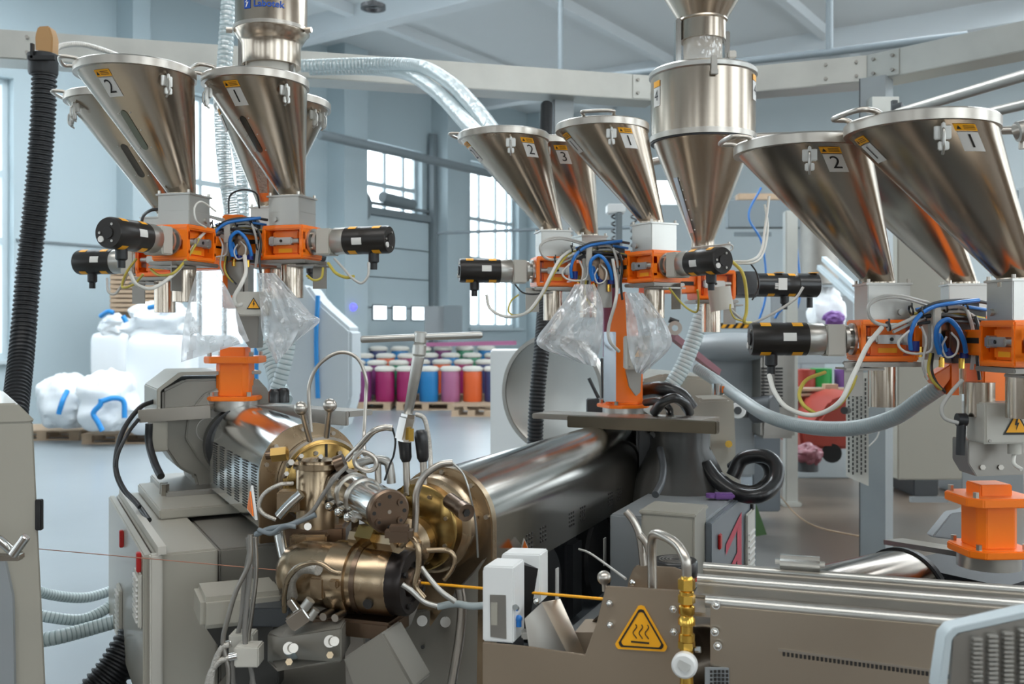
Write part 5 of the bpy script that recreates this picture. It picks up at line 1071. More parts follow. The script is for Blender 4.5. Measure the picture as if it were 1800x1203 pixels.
wt = build('warning_triangle', MB().wprism([P(914, 967, 2.55), P(931, 970, 2.5), P(921, 946, 2.52)], (0, .004, 0)), 'white_paint', t); build('triangle_field', MB().wprism([P(918, 966, 2.51), P(929, 968, 2.48), P(922, 950, 2.5)], (0, .003, 0)), 'orange', wt)
# under-cover: blowers and base
t = thing('cooling_blowers', 'row of black blower housings hanging below the middle extruder cover', 'blower', B.p(.05, .7, .55))
for u in (.45, .95): build('blower', MB().lathe([(.13, -.09), (.14, -.08), (.14, .08), (.13, .09)], B.p(.02, u, .80), B.v, 32), 'black', t)
for u in (.25, .72, 1.2): build('duct', MB(B.fr()).box((.03, u, .78), (.16, .12, .26), .02), 'rubber', t)
for u in (.46, .90): build('label_plate', MB(B.fr()).box((.13, u+.03, .82), (.004, .02, .09)), 'paper', t)
t = thing('extruder_support', 'dark painted machine bed below the middle extruder', 'support', B.p(0, .8, 0))
build('bed', MB(B.fr()).box((-.05, .9, .32), (.42, 1.9, .64), .01), 'blue_grey', t)
build('bed_rail', MB(B.fr()).box((.19, .85, .66), (.08, 1.5, .05), .005), 'grey_paint', t)
# front stand panel below the flange
t = thing('stand_panel', 'tall bent steel panel with screws under the middle extruder front', 'panel', P(820, 1150, 2.3))
build('panel', MB().wprism([P(690, 1080, 2.42), P(770, 1070, 2.42), P(830, 1010, 2.36), P(868, 960, 2.36), P(868, 1230, 2.36), P(690, 1230, 2.42)], (0, .05, 0), .004), 'gear_paint', t)
for x, y in ((742, 1092), (783, 1094)): build('round_cap', MB().cyl(P(x, y, 2.40), P(x, y, 2.375), .013, seg=20), 'dull_steel', t)
for x, y in ((743, 1138), (744, 1173)): build('hole', MB().cyl(P(x, y, 2.41), P(x, y, 2.399), .005, seg=10), 'ink', t)
# table plates and rear machinery of extruder 2
bar('wide steel table plate in front of the middle orange pedestal', [(955, 729, 3.75), (1250, 741, 3.35)], .16, .02, 'steel', None, False)
bar('long dark edge rail of the middle feeder table', [(1000, 741, 3.55), (1262, 752, 3.22)], .03, .042, 'rail_dark', None, False)
t = thing('gearbox', 'dark tapering gearbox between the middle extruder and the coiled hose', 'gearbox', B.p(.1, 1.7, .65))
build('cone_housing', MB().lathe([(.11, 1.22), (.11, 1.12), (.17, 1.0), (.22, .85), (.24, .66)][::-1], W(1195, 3.55, 0), seg=32), 'grey_dark', t)
build('rib', MB().wprism([P(1140, 760, 3.5), P(1240, 760, 3.5), P(1262, 830, 3.5), P(1225, 850, 3.5)], (0, .12, 0), .005), 'grey_dark', t)
build('throat', MB().box(P(1150, 790, 3.65), (.16, .2, .22), .01), 'black', t)
t = thing('drive_unit', 'light grey stepped drive cover with a sensor can behind the middle feeder table', 'drive unit', P(1220, 720, 4.2))
q = lambda x, y, Y_=4.2: P(x, y, Y_)
build('rear_cover', MB().wprism([q(1128, 740), q(1128, 668), q(1165, 657), q(1262, 665), q(1290, 695), q(1294, 780), q(1294, 850), q(1270, 860), q(1240, 820), q(1240, 760)], (0, .55, 0), .012), 'beige_paint', t)
q = lambda x, y, Y_=3.9: P(x, y, Y_)
build('front_cover', MB().wprism([q(1140, 730), q(1160, 688), q(1205, 684), q(1232, 703), q(1284, 701), q(1288, 760), q(1284, 800), q(1262, 825), q(1240, 790), q(1238, 745)], (0, .25, 0), .01), 'beige_paint', t)
build('brass_knob', MB().cyl(P(1281, 781, 3.88), P(1281, 781, 3.8), .014), 'brass', t)
sc_ = build('sensor_can', MB().lathe([(.025, 0), (.025, .045)], P(1262, 694, 3.85), seg=24), 'polished', t); build('red_mark', MB().box(P(1273, 685, 3.81), (.018, .012, .026)), 'orange', sc_)
t = thing('drive_motor_hose', 'thick glossy black cables bent over behind the middle orange pedestal', 'cable bundle', P(1170, 715, 3.6))
for pts, r in (([(1125, 690, 3.8), (1160, 684, 3.7), (1195, 695, 3.7), (1215, 720, 3.7)], .03), ([(1150, 725, 3.5), (1165, 708, 3.45), (1185, 700, 3.45), (1205, 712, 3.5), (1212, 725, 3.6)], .018), ([(1135, 708, 3.6), (1160, 706, 3.5), (1175, 718, 3.5), (1178, 730, 3.6)], .014)):
    m_ = MB(); m_.tube([P(*p) for p in pts], r, 12); build('cable_loop', m_, 'black', t)
t = thing('coiled_black_hose', 'thick glossy black hose coiled in rings right of the middle extruder', 'hose', P(1310, 880, 3.4))
m_ = MB(); m_.tube([P(*p) for p in [(1240, 818, 3.45), (1262, 846, 3.4), (1295, 868, 3.35), (1335, 872, 3.3), (1362, 850, 3.35), (1364, 818, 3.4), (1342, 802, 3.45), (1305, 808, 3.5), (1288, 838, 3.5)]], .026, 14); build('outer_coil', m_, 'black', t)
m_ = MB(); m_.tube([P(*p) for p in [(1262, 836, 3.5), (1290, 856, 3.45), (1325, 862, 3.42), (1350, 842, 3.45), (1344, 815, 3.5), (1312, 804, 3.55), (1284, 822, 3.6)]], .018, 12); build('inner_coil', m_, 'black', t)
m_ = MB(); m_.tube([P(*p) for p in [(1152, 870, 3.1), (1163, 848, 3.2), (1166, 820, 3.3), (1160, 790, 3.4)]], .012, 8); solo('sleeved_cable', m_, 'dark_grey', 'short dark cable with a blue shine beside the middle extruder rear', 'cable')
solo('purple_valve', MB().box(P(1272, 872, 3.3), (.07, .04, .02), .006).cyl(P(1250, 868, 3.3), P(1250, 875, 3.3), .018), 'purple', 'small purple lever valve below the coiled black hose', 'valve')
# control cabinet with red logo
Cc = Ax(P(1222, 0, 2.95)[:2], 66); 
t = thing('control_cabinet', 'blue grey low control cabinet with a red letter mark and white vent grille', 'cabinet', Cc.p(-.1, .3, 0))
zt_ = CH-(915-HZ)/F*2.95
build('body', MB(Cc.fr()).box((-.12, .38, zt_/2), (.30, .78, zt_), .006), 'grey_paint', t)
dr = build('door', MB(Cc.fr()).box((.04, .38, zt_/2-.0), (.02, .76, zt_-.01), .003), 'blue_grey', t)
build('door_lock', MB(Cc.fr()).box((.055, .10, zt_-.08), (.008, .03, .05), .004), 'red', dr); build('door_lock', MB(Cc.fr()).box((.055, .66, zt_-.07), (.008, .03, .05), .004), 'ink', dr)
g = build('vent_grille', MB(Cc.fr()).box((.056, .60, zt_-.20), (.012, .15, .26), .01), 'light_beige', dr)
m_ = MB(Cc.fr())
for k in range(8): m_.box((.064, .60, zt_-.30+k*.022), (.006, .11, .006))
build('louvre', m_, 'paper', g)
m_ = MB(); X0 = lambda u, z: Cc.p(.053, u, z)
m_.raw([X0(u, z) for u, z in [(.2+(a_-.3)*2.2, b_+.09) for a_, b_ in [(.30, zt_-.20), (.42, zt_-.14), (.42, zt_-.17), (.30, zt_-.235), (.385, zt_-.18), (.42, zt_-.17), (.42, zt_-.36), (.385, zt_-.36), (.30, zt_-.30), (.385, zt_-.265), (.385, zt_-.29), (.33, zt_-.32), (.33, zt_-.38), (.30, zt_-.38)]]], [[0, 1, 2, 3], [4, 5, 6, 7], [8, 9, 10, 11], [8, 11, 12, 13]]); build('red_mark', m_, 'magenta_mark', dr)
t = thing('terminal_box', 'beige terminal box in front of the low control cabinet', 'box', P(1188, 980, 2.85)); build('box', MB(Cc.fr()).box((-.05, -.06, zt_-.07), (.16, .16, .22), .006), 'beige_paint', t); build('lid', MB(Cc.fr()).box((-.05, -.06, zt_+.04), (.17, .17, .012), .003), 'beige_paint', t)
t = thing('fan_motor', 'round black fan cover with spiral slots in front of the beige terminal box', 'fan', P(1187, 995, 2.5)); c = P(1187, 985, 2.5)
build('housing', MB().lathe([(.055, -.04), (.058, -.035), (.058, -.003), (.054, 0.002), (0, .002)], c, seg=40), 'black', t)
for k in range(4): build('slot_ring', MB()._ring(c+Vector((0, 0, .0022)), (0, 0, 1), .042-k*.009, .039-k*.009, .001, 32), 'dull_steel', t)
build('red_gasket', MB().lathe([(.062, -.046), (.062, -.04)], c, seg=40), 'red', t)

# ================================================================== EXTRUDER 3 (right)
E = Ax((.74, 2.42), 35); zs3 = .815; r3 = .13
t = thing('extruder', 'right extruder cover seen low behind the long steel trough', 'extruder', E.p(0, .3, .7))
m_ = MB(); shell(m_, E, r3, zs3, .66, -.62, .40, .004, 32); build('barrel_cover', m_, 'dark_cover', t)
build('end_plate', MB().prism(arch(r3+.006, zs3, .64), E.face(.40), .02, .002), 'rubber', t)
build('bed', MB(E.fr()).box((0, .4, .32), (.3, 1.4, .62), .01), 'dark_grey', t)
build('feed_section', MB(E.fr()).box((.05, .78, .76), (.34, .5, .22), .01), 'rubber', t)
build('table_rail', MB().box2(P(1570, 952, 2.9), P(1715, 975, 2.6), .07, .014), 'steel', t)
t = thing('grey_bracket', 'grey curved steel foot left of the big orange pedestal', 'bracket', P(1680, 945, 3.2))
build('plate', MB().wprism([P(1638, 945, 3.2), P(1672, 903, 3.2), P(1695, 900, 3.2), P(1720, 880, 3.2), P(1720, 950, 3.2), P(1680, 950, 3.2)], (0, .05, 0), .004), 'grey_paint', t)

# ================================================================== EXTRUSION HEAD ON THE WIRE LINE
D = Vector((.95, -.312, 0)).normalized(); T = Vector((-D.y*-1, -D.x, 0)); T = Vector((D.y, -D.x, 0))   # along the wire / towards the camera
L0 = Vector((-.252, 2.2, .978))
def hp(s, t_=0, z=0): return L0+D*s+T*t_+Vector((0, 0, z))
t = thing('extrusion_head', 'bronze cylindrical extrusion crosshead with a black die face where the orange wire leaves', 'extrusion head', hp(-.1, 0, -.09))
build('rear_body', MB().lathe([(.045, -.30), (.062, -.285), (.074, -.25), (.076, -.10), (.078, -.085)], hp(0), D, 48), 'bronze', t)
build('seam_ring', MB()._ring(hp(-.092), D, .081, .07, .012, 48), 'dark_bronze', t)
build('front_body', MB().lathe([(.079, -.08), (.079, -.015), (.074, -.005)], hp(0), D, 48), 'bronze', t)
dn = build('die_nut', MB().lathe([(.074, -.02), (.076, -.018), (.076, .02), (.07, .028), (.045, .03), (.045, .022), (0, .022)], hp(0), D, 32), 'burnt', t)
build('die_tip', MB().lathe([(.034, .02), (.03, .034), (.014, .036), (.008, .05), (0, .05)], hp(0), D, 24), 'dark_bronze', t)
for a in (30, 120, 210, 300): q = hp(.03)+T*.055*math.cos(R(a))+Vector((0, 0, .055*math.sin(R(a)))); build('bolt', MB().cyl(q, q+D*.006, .007, seg=6), 'ink', t)
build('side_hole', MB().cyl(hp(-.045, .072, -.035), hp(-.045, .0805, -.035), .011), 'ink', t)
build('thermo_block', MB().box(hp(-.17, .07, -.01), (.035, .03, .05), .004, frame((0, 0, 0), D).to_3x3().to_4x4()).box(hp(-.125, .078, .005), (.022, .03, .02), .004, frame((0, 0, 0), D).to_3x3().to_4x4()), 'bronze', t)
for s_ in (-.20, -.15, -.12): build('clamp_screw', MB().cyl(hp(s_, .05, -.07), hp(s_, .09, -.07), .009, seg=10), 'steel', t)
build('clamp_ring', MB()._ring(hp(-.16), D, .082, .074, .05, 40), 'bronze', t)
build('bottom_shoe', MB().box(hp(-.10, 0, -.10), (.2, .12, .04), .006, frame((0, 0, 0), D).to_3x3().to_4x4()), 'dark_bronze', t)
# adaptor from extruder 1: bronze blocks
t = thing('melt_adapter', 'bronze adapter blocks joining the left extruder to the crosshead', 'adapter', P(565, 930, 2.45))
build('block', MB().cyl(P(560, 850, 2.52), P(566, 862, 2.42), .045, seg=32), 'bronze', t)
build('column', MB().lathe([(.052, 0), (.052, .14), (.046, .15), (.046, .165), (.02, .17), (0, .17)], P(558, 925, 2.4), seg=40), 'bronze', t)
build('top_ring', MB()._ring(P(560, 822, 2.4), (0, 0, 1), .062, .04, .012, 40), 'bronze', t)
build('side_block', MB().box(P(510, 880, 2.36), (.055, .05, .05), .004), 'bronze', t)
build('lower_block', MB().box(P(560, 935, 2.42), (.15, .10, .05), .008), 'dark_bronze', t)
build('lower_plate', MB().box(P(545, 950, 2.36), (.09, .05, .035), .005), 'bronze', t)
build('plate_bolt', MB().cyl(P(541, 926, 2.33), P(541, 926, 2.31), .009, seg=12), 'steel', t)
build('cross_block', MB().box(P(700, 960, 2.32), (.12, .14, .05), .006), 'bronze', t)
build('dark_cap', MB().cyl(P(590, 818, 2.36), P(606, 812, 2.36), .021, seg=20), 'dark_bronze', t)
build('pedestal', MB().box(P(560, 990, 2.5), (.10, .10, .16), .004), 'dark_grey', t)
build('side_arm', MB().cyl(P(625, 945, 2.25), P(700, 955, 2.15), .024, seg=8), 'bronze', t)
build('arm_nut', MB().cyl(P(640, 940, 2.22), P(668, 945, 2.18), .029, seg=6), 'gold_bronze', t)
build('cap_block', MB().box(P(702, 938, 2.1), (.06, .05, .035), .01), 'dark_bronze', t)
for x, y, r in ((508, 818, .008), (526, 807, .006), (560, 808, .006), (500, 838, .006), (586, 845, .007), (640, 830, .007)): build('nut', MB().cyl(P(x, y, 2.38), P(x+4, y-5, 2.34), r, seg=6), 'steel', t)
# heated filter cylinder
t = thing('heater_cylinder', 'shiny steel cylinder with clamp bands and a dark bolted end face', 'heater', P(640, 930, 2.3))
ca = P(592, 852, 2.42); cb = P(682, 899, 2.14); dd_ = (cb-ca).normalized(); Lh = (cb-ca).length
build('sleeve', MB().lathe([(.043, 0), (.047, .01), (.047, Lh-.01)], ca, dd_, 40), 'polished', t)
for s_ in (.05, .115, .18): build('clamp_band', MB()._ring(ca+dd_*s_, dd_, .0495, .046, .012, 40), 'steel', t)
for s_ in (.03, .085, .15, .21): build('clamp_lug', MB().cyl(ca+dd_*s_+Vector((-.04, -.01, -.032)), ca+dd_*(s_+.03)+Vector((-.04, -.01, -.032)), .01, seg=12).ball(ca+dd_*(s_)+Vector((-.045, -.012, -.036)), .012, 10), 'polished', t)
ef = build('end_face', MB().lathe([(.047, Lh-.012), (.049, Lh-.008), (.049, Lh+.004), (.045, Lh+.008), (0, Lh+.008)], ca, dd_, 40), 'dark_bronze', t)
mx_ = axis_frame(cb+dd_*.008, dd_)
for k, (x, y) in enumerate([(.026, .02), (-.026, .02), (.026, -.02), (-.026, -.02)]): 
    b1 = build('cap_screw', MB().cyl(mx_ @ Vector((x, y, -.002)), mx_ @ Vector((x, y, .005)), .0085, seg=20), 'dark_bronze', ef)
for x, y in ((0, 0), (.0, .034), (.0, -.034), (.036, 0), (-.036, 0)): build('hole', MB().cyl(mx_ @ Vector((x, y, -.002)), mx_ @ Vector((x, y, .0012)), .0045, seg=12), 'ink' if x or y else 'steel', ef)
for x, y in [(.026, .02), (-.026, .02), (.026, -.02), (-.026, -.02)]: build('socket', MB().cyl(mx_ @ Vector((x, y, .0)), mx_ @ Vector((x, y, .0056)), .004, seg=6), 'ink', ef)
# wire
m_ = MB(); m_.tube([hp(.04), hp(.95)], .0032, 8, sm=False); solo('extruded_wire', m_, 'yellow', 'orange yellow wire running from the die through the white gauge to the trough', 'wire')
m_ = MB(); m_.tube([hp(-.28), hp(-2.0)], .0011, 6, sm=False); solo('bare_wire', m_, 'copper', 'thin reddish wire entering the crosshead from the left', 'wire')
# levers
def lever(lab, a, b_, r=.008, br=.019):
    t = thing('ball_lever', lab, 'lever', P(*a), 'ball levers on the left extruder'); build('rod', MB().cyl(P(*a), P(*b_), r), 'steel', t); build('ball', MB().ball(P(*b_), br, 24), 'steel', t)
lever('ball ended steel lever on the left extruder flange, left one', (545, 775, 2.48), (529, 718, 2.42), .0075, .0175); lever('ball ended steel lever on the left extruder flange, right one', (574, 768, 2.48), (580, 713, 2.42), .0075, .0175)
def grip(lab, a, b_, c_):
    t = thing('grip_lever', lab, 'lever', P(*a), 'black grip levers'); build('rod', MB().cyl(P(*a), P(*b_), .0085), 'steel', t); build('grip', MB().lathe([(.010, 0), (.0145, .01), (.0165, .06), (.015, (P(*c_)-P(*b_)).length-.006), (.010, (P(*c_)-P(*b_)).length)], P(*b_), P(*c_)-P(*b_), 20), 'black', t)
grip('black gripped lever under the steel tee handle', (716, 870, 2.35), (714, 812, 2.35), (711, 772, 2.35)); grip('black gripped lever right of the tee handle shaft', (746, 870, 2.35), (744, 812, 2.35), (739, 756, 2.35))
t = thing('tee_handle_tool', 'long steel tee handle tool sticking up in front of the coloured drums', 'tool', P(714, 780, 2.3))
build('cross_bar', MB().lathe([(.006, 0), (.0085, .004), (.0085, .12), (.0085, .285), (.006, .29)], P(634, 597, 2.3), P(851, 589, 2.3)-P(634, 597, 2.3), 20), 'alu', t)
build('hub', MB().cyl(P(740, 583, 2.3), P(738, 604, 2.3), .0155, bev=.003).cyl(P(738, 604, 2.3), P(736, 626, 2.3), .0165, bev=.004), 'alu', t)
build('shaft', MB().cyl(P(736, 626, 2.3), P(716, 735, 2.3), .0145, .0105, bev=.002), 'alu', t)
build('socket', MB().cyl(P(718, 728, 2.3), P(710, 776, 2.3), .0185, seg=6).cyl(P(716, 735, 2.29), P(708, 772, 2.29), .0205, seg=6), 'polished', t)
build('yellow_tag', MB().box(P(723, 765, 2.27), (.012, .006, .03)), 'brass', t)
# thermocouple tubes, braids and fittings around the head
tg = 'metal tubes and braids around the extrusion head'
TB = [
 ('braided line arching high between the left extruder and the tee handle', 'steel', .0048, [(547, 760, 2.5), (543, 705, 2.5), (545, 672, 2.5), (562, 640, 2.5), (596, 620, 2.5), (628, 630, 2.5), (643, 665, 2.5), (643, 700, 2.5), (640, 765, 2.48), (641, 800, 2.4)]),
 ('steel tube elbow rising right of the crosshead to the arching thin wire', 'steel', .008, [(610, 808, 2.35), (632, 785, 2.33), (655, 760, 2.3), (675, 752, 2.3), (690, 753, 2.3)]),
 ('thin black wire hanging from the steel elbow', 'black', .0025, [(690, 753, 2.3), (695, 775, 2.3), (692, 800, 2.3), (686, 815, 2.3), (676, 845, 2.3)]),
 ('ring of steel tube over the heater cylinder', 'steel', .006, [(625, 798, 2.3), (640, 795, 2.28), (658, 805, 2.28), (660, 822, 2.28), (645, 828, 2.28), (627, 820, 2.28), (624, 805, 2.28), (636, 793, 2.28)]),
 ('thick light steel pipe bend behind the heater cylinder', 'alu', .011, [(630, 815, 2.36), (655, 808, 2.36), (680, 812, 2.36), (686, 830, 2.36), (688, 850, 2.36)]),
 ('vertical steel tube behind the heater cylinder', 'steel', .008, [(664, 815, 2.34), (665, 850, 2.34)]),
 ('braided cable from the left block looping down to the cable bundle', 'braid', .005, [(515, 850, 2.35), (490, 853, 2.33), (465, 868, 2.33), (455, 890, 2.33), (465, 905, 2.33), (485, 914, 2.33)]),
 ('diagonal chrome tube left of the bronze adapter column', 'polished', .012, [(530, 868, 2.3), (508, 888, 2.3), (490, 908, 2.3)]),
 ('grey braided cable crossing in front of the adapter column', 'lead_grey', .005, [(610, 820, 2.3), (590, 840, 2.28), (568, 870, 2.28), (548, 900, 2.28), (515, 922, 2.28), (480, 935, 2.3)]),
 ('twisted grey cable bundle below the adapter', 'twist_grey', .007, [(450, 940, 2.32), (475, 930, 2.3), (505, 925, 2.28), (530, 915, 2.28), (555, 905, 2.28)]),
 ('second twisted grey cable below the adapter', 'twist_grey', .006, [(455, 932, 2.31), (478, 938, 2.29), (500, 925, 2.27), (520, 926, 2.27)]),
 ('long chrome tube slanting down left of the crosshead', 'polished', .013, [(490, 935, 2.3), (498, 975, 2.28), (508, 1010, 2.26), (524, 1050, 2.24)]),
 ('chrome braided hose curving onto the crosshead body', 'braid', .013, [(514, 1050, 2.2), (510, 1025, 2.18), (522, 1005, 2.16), (540, 998, 2.14), (560, 1002, 2.12)]),
 ('brown tube arching over the crosshead side', 'bronze', .006, [(500, 1075, 2.2), (500, 1045, 2.16), (508, 1015, 2.13), (530, 995, 2.1), (560, 990, 2.08), (585, 1005, 2.07), (600, 1008, 2.07)]),
 ('grey tube bending under the crosshead to the lower box', 'hose_grey', .013, [(522, 1085, 2.2), (524, 1115, 2.2), (525, 1140, 2.2), (516, 1150, 2.18), (508, 1142, 2.16)]),
 ('bronze tube loop right of the crosshead nearest the die', 'bronze', .007, [(705, 960, 2.15), (722, 945, 2.13), (735, 965, 2.12), (735, 1000, 2.12), (730, 1030, 2.12), (745, 1052, 2.12)]),
 ('second bronze tube loop right of the crosshead', 'bronze', .006, [(750, 968, 2.2), (785, 968, 2.2), (798, 980, 2.2), (795, 1000, 2.2), (780, 1020, 2.2)]),
 ('thin steel probe slanting down right of the die', 'alu', .006, [(740, 998, 2.14), (755, 1018, 2.13), (775, 1040, 2.12), (800, 1058, 2.12)]),
 ('white probe with a round tip below the die', 'alu', .006, [(707, 1028, 2.1), (722, 1038, 2.1), (745, 1058, 2.1), (768, 1066, 2.1)]),
 ('steel tube arching in front of the middle extruder flange', 'steel', .008, [(729, 935, 2.2), (731, 900, 2.2), (732, 868, 2.2), (745, 838, 2.2), (772, 818, 2.2), (796, 814, 2.2)]),
 ('thin wire from the arching tube down the middle extruder plate', 'alu', .0025, [(796, 814, 2.2), (815, 835, 2.2), (826, 870, 2.2), (836, 920, 2.25), (840, 980, 2.3)]),
 ('braided line behind the black gripped lever', 'braid', .006, [(730, 728, 2.45), (745, 735, 2.45), (752, 760, 2.45), (756, 795, 2.45), (757, 830, 2.42), (757, 862, 2.4)]),
 ('chrome braided conduit going down right of the die', 'steel', .011, [(808, 1035, 2.2), (812, 1070, 2.2), (808, 1120, 2.2), (800, 1170, 2.2), (790, 1230, 2.2)]),
 ('grey cable running level to the right of the conduit', 'hose_grey', .008, [(770, 1067, 2.15), (800, 1062, 2.14), (830, 1066, 2.12), (862, 1064, 2.1)]),
]
for lab, m, r, pts in TB: m_ = MB(); m_.tube([P(*p) for p in pts], r, 10); solo('metal_tube', m_, m, lab, 'tube', tg)
# bundle of thin leads hanging at left of the head
lg_ = 'thin grey leads hanging below the head'
for k, pts in enumerate([[(440, 940), (438, 990), (415, 1040), (400, 1090), (392, 1130), (402, 1180), (398, 1230)], [(436, 945), (440, 1000), (434, 1060), (430, 1120), (440, 1170), (450, 1230)], [(448, 945), (450, 1010), (442, 1080), (436, 1130), (444, 1190), (436, 1230)], [(443, 950), (430, 1020), (424, 1090), (410, 1150), (412, 1230)]]):
    m_ = MB(); m_.tube([P(x, y, 2.15+.02*k) for x, y in pts], .0055, 7); solo('sensor_lead', m_, 'lead_grey' if k % 2 else 'dull_steel', ['grey lead bowing out furthest left below the warning triangle', 'pale lead hanging nearly straight under the cable bundle', 'grey lead hanging rightmost under the cable bundle', 'pale lead hanging between the others under the bundle'][k], 'cable', lg_)
# elbow connector
t = thing('elbow_connector', 'tilted square steel connector under the crosshead', 'connector', P(525, 1085, 2.15)); Mx = Matrix.Rotation(R(-35), 4, 'Y')
build('body', MB().box(P(527, 1085, 2.14), (.05, .045, .035), .004, Mx).box(P(520, 1070, 2.14), (.016, .02, .05), .003, Mx), 'polished', t); build('stem', MB().cyl(P(535, 1070, 2.13), P(546, 1055, 2.13), .011).cyl(P(545, 1088, 2.13), P(556, 1072, 2.13), .009), 'alu', t)
# lower boxes
t = thing('lower_bracket_box', 'grey steel bracket box with glands under the crosshead', 'box', P(545, 1150, 2.2))
build('box', MB().wprism([P(470, 1115, 2.25), P(492, 1122, 2.12), P(600, 1105, 2.12), P(600, 1165, 2.12), P(490, 1180, 2.12), P(470, 1165, 2.25)], (0, .12, 0), .003), 'gear_paint', t)
for x, y in ((508, 1140), (580, 1128)): build('gland', MB().cyl(P(x, y, 2.12), P(x, y, 2.08), .013, seg=16).cyl(P(x+4, y, 2.09), P(x+8, y, 2.06), .01), 'steel', t)
for x, y in ((508, 1164), (580, 1152)): build('brass_screw', MB().cyl(P(x, y, 2.12), P(x, y, 2.105), .008, seg=6), 'bronze', t)
t = thing('dark_actuator', 'dark grey small actuator block left under the crosshead', 'actuator', P(470, 1085, 2.3)); build('block', MB().box(P(480, 1078, 2.3), (.1, .08, .045), .004), 'dark_grey', t); build('plug', MB().cyl(P(446, 1080, 2.28), P(462, 1080, 2.28), .013, seg=10), 'steel', t)
for k, (x, y) in enumerate(((428, 1128), (438, 1150))):
    t = thing('connector_box', ['pale connector box behind the hanging leads, upper of two', 'pale connector box behind the hanging leads, lower of two'][k], 'connector box', P(x, y+15, 2.2), 'connector boxes'); build('box', MB().box(P(x, y, 2.22-.05*k), (.055, .05, .045), .003), 'light_beige', t); build('gland', MB().cyl(P(x-20, y+3, 2.2-.05*k), P(x-34, y+6, 2.2-.05*k), .009, seg=10), 'polished', t)
for k, pts in enumerate([[(404, 1133), (390, 1140), (376, 1170), (372, 1210), (378, 1240)], [(404, 1156), (384, 1165), (368, 1190), (360, 1240)]]):
    m_ = MB(); m_.tube([P(x, y, 2.15) for x, y in pts], .007, 8); solo('sensor_lead', m_, 'braid', ['upper braided lead curving down from the connector boxes', 'lower braided lead curving down from the connector boxes'][k], 'cable', lg_)
t = thing('support_frame', 'crossed brown grey steel plates supporting the crosshead', 'frame', P(690, 1130, 2.3))
build('upright', MB().wprism([P(605, 1075, 2.3), P(668, 1070, 2.3), P(668, 1090, 2.3), P(642, 1100, 2.3), P(642, 1230, 2.3), P(608, 1230, 2.3)], (0, .08, 0), .003), 'dull_steel', t)
build('diagonal_arm', MB().wprism([P(690, 1140, 2.24), P(722, 1100, 2.24), P(745, 1040, 2.24), P(718, 1030, 2.24), P(668, 1110, 2.24)], (0, .05, 0), .003), 'dull_steel', t)
build('tilted_channel', MB().wprism([P(602, 1158, 2.1), P(672, 1112, 2.1), P(728, 1210, 2.1), P(700, 1240, 2.1), P(630, 1240, 2.1)], (.03, .09, 0), .004), 'gear_paint', t)
build('base_shelf', MB().box(P(560, 1200, 2.5), (.5, .3, .02), .003), 'gear_paint', t)
build('rear_web', MB().box(P(560, 1120, 2.75), (.5, .04, .5), .003), 'dark_grey', t)
build('foot_web', MB().box2(P(620, 1220, 2.45), W(620, 2.45, 0), .3, .3), 'dark_grey', t)
# ================================================================== FOREGROUND LEFT CABINET
t = thing('front_cabinet', 'beige cabinet cut by the left edge with a sloping top and black hinge', 'cabinet', W(-60, 2.6, 0))
Yc = 2.35; q = lambda x, y: P(x, y, Yc)
build('body', MB().wprism([q(-500, 745), q(60, 745), q(80, 1203), q(88, 1400), q(-500, 1400)] if 0 else [q(-400, 752), q(58, 742), W(92, Yc, .35), W(104, Yc, 0), W(-400, Yc, 0)], (-.30, .5, 0), .004), 'beige_paint', t)
build('sloping_lid', MB().wprism([q(-400, 716), q(30, 709), q(62, 740), q(52, 744), q(-400, 754)], (-.30, .5, 0), .004), 'beige_paint', t)
build('hinge', MB().box(P(69, 905, 2.35), (.016, .014, .075), .002), 'black', t)
build('recess_panel', MB().wprism([P(-300, 985, 2.34), P(8, 985, 2.34), P(22, 1050, 2.34), P(26, 1260, 2.34), P(-300, 1260, 2.34)], (0, .02, 0)), 'grey_paint', t)
hd = build('lever_handle', MB().cyl(P(22, 977, 2.22), P(46, 943, 2.22), .011, bev=.002), 'polished', t)
build('lever_arm', MB().tube([P(-60, 935, 2.2), P(0, 950, 2.22), P(22, 970, 2.24)], .011, 10, 1, sm=False).box(P(20, 978, 2.24), (.05, .03, .018), .004), 'polished', t)
# ================================================================== COOLING TROUGH, GUIDE PLATES, GAUGE (foreground right)
def Q(px, py, tt):     # point on the vertical plane parallel to the wire, tt towards the camera
    k = (px-900)/F; o = L0; # o + D s + T tt
    s_ = (k*(o.y+T.y*tt)-(o.x+T.x*tt))/(D.x-k*D.y); Yq = o.y+D.y*s_+T.y*tt; return Vector((k*Yq, Yq, CH-(py-HZ)/F*Yq))
def along(z, tt, s0, s1): a = hp(s0, tt); b_ = hp(s1, tt); a.z = b_.z = z; return a, b_
sA = (Q(1240, 1000, .1)-L0).dot(D); sB = sA+1.6
t = thing('cooling_trough', 'long steel cooling trough with bright rounded rails in the right foreground', 'trough', hp(sA+.6, 0, -.6))
zt3 = 1.035
a, b_ = along(zt3-.105, .105, sA+.01, sB); fp = build('front_panel', MB().box2(a, b_, .006, .17, .002), 'trough_steel', t)
for px, py in ((1259, 1063), (1257, 1110), (1262, 1135)): qq = Q(px, py, .112); build('screw', MB().cyl(qq, qq+T*.006, .008, seg=16).ball(qq+T*.006, .006, 10), 'polished', fp)
m_ = MB(); n0 = 40
for i in range(n0): qq = Q(1378+i*7.4, 1150+i*1.02, .109); m_.box(qq, (.004, .003, .008), 0)
build('ruler_marks', m_, 'ink', fp)
a, b_ = Q(1368, 1143, .11), Q(1670, 1184, .11); build('ruler_strip', MB().box2(a, b_, .003, .004), 'steel', fp)
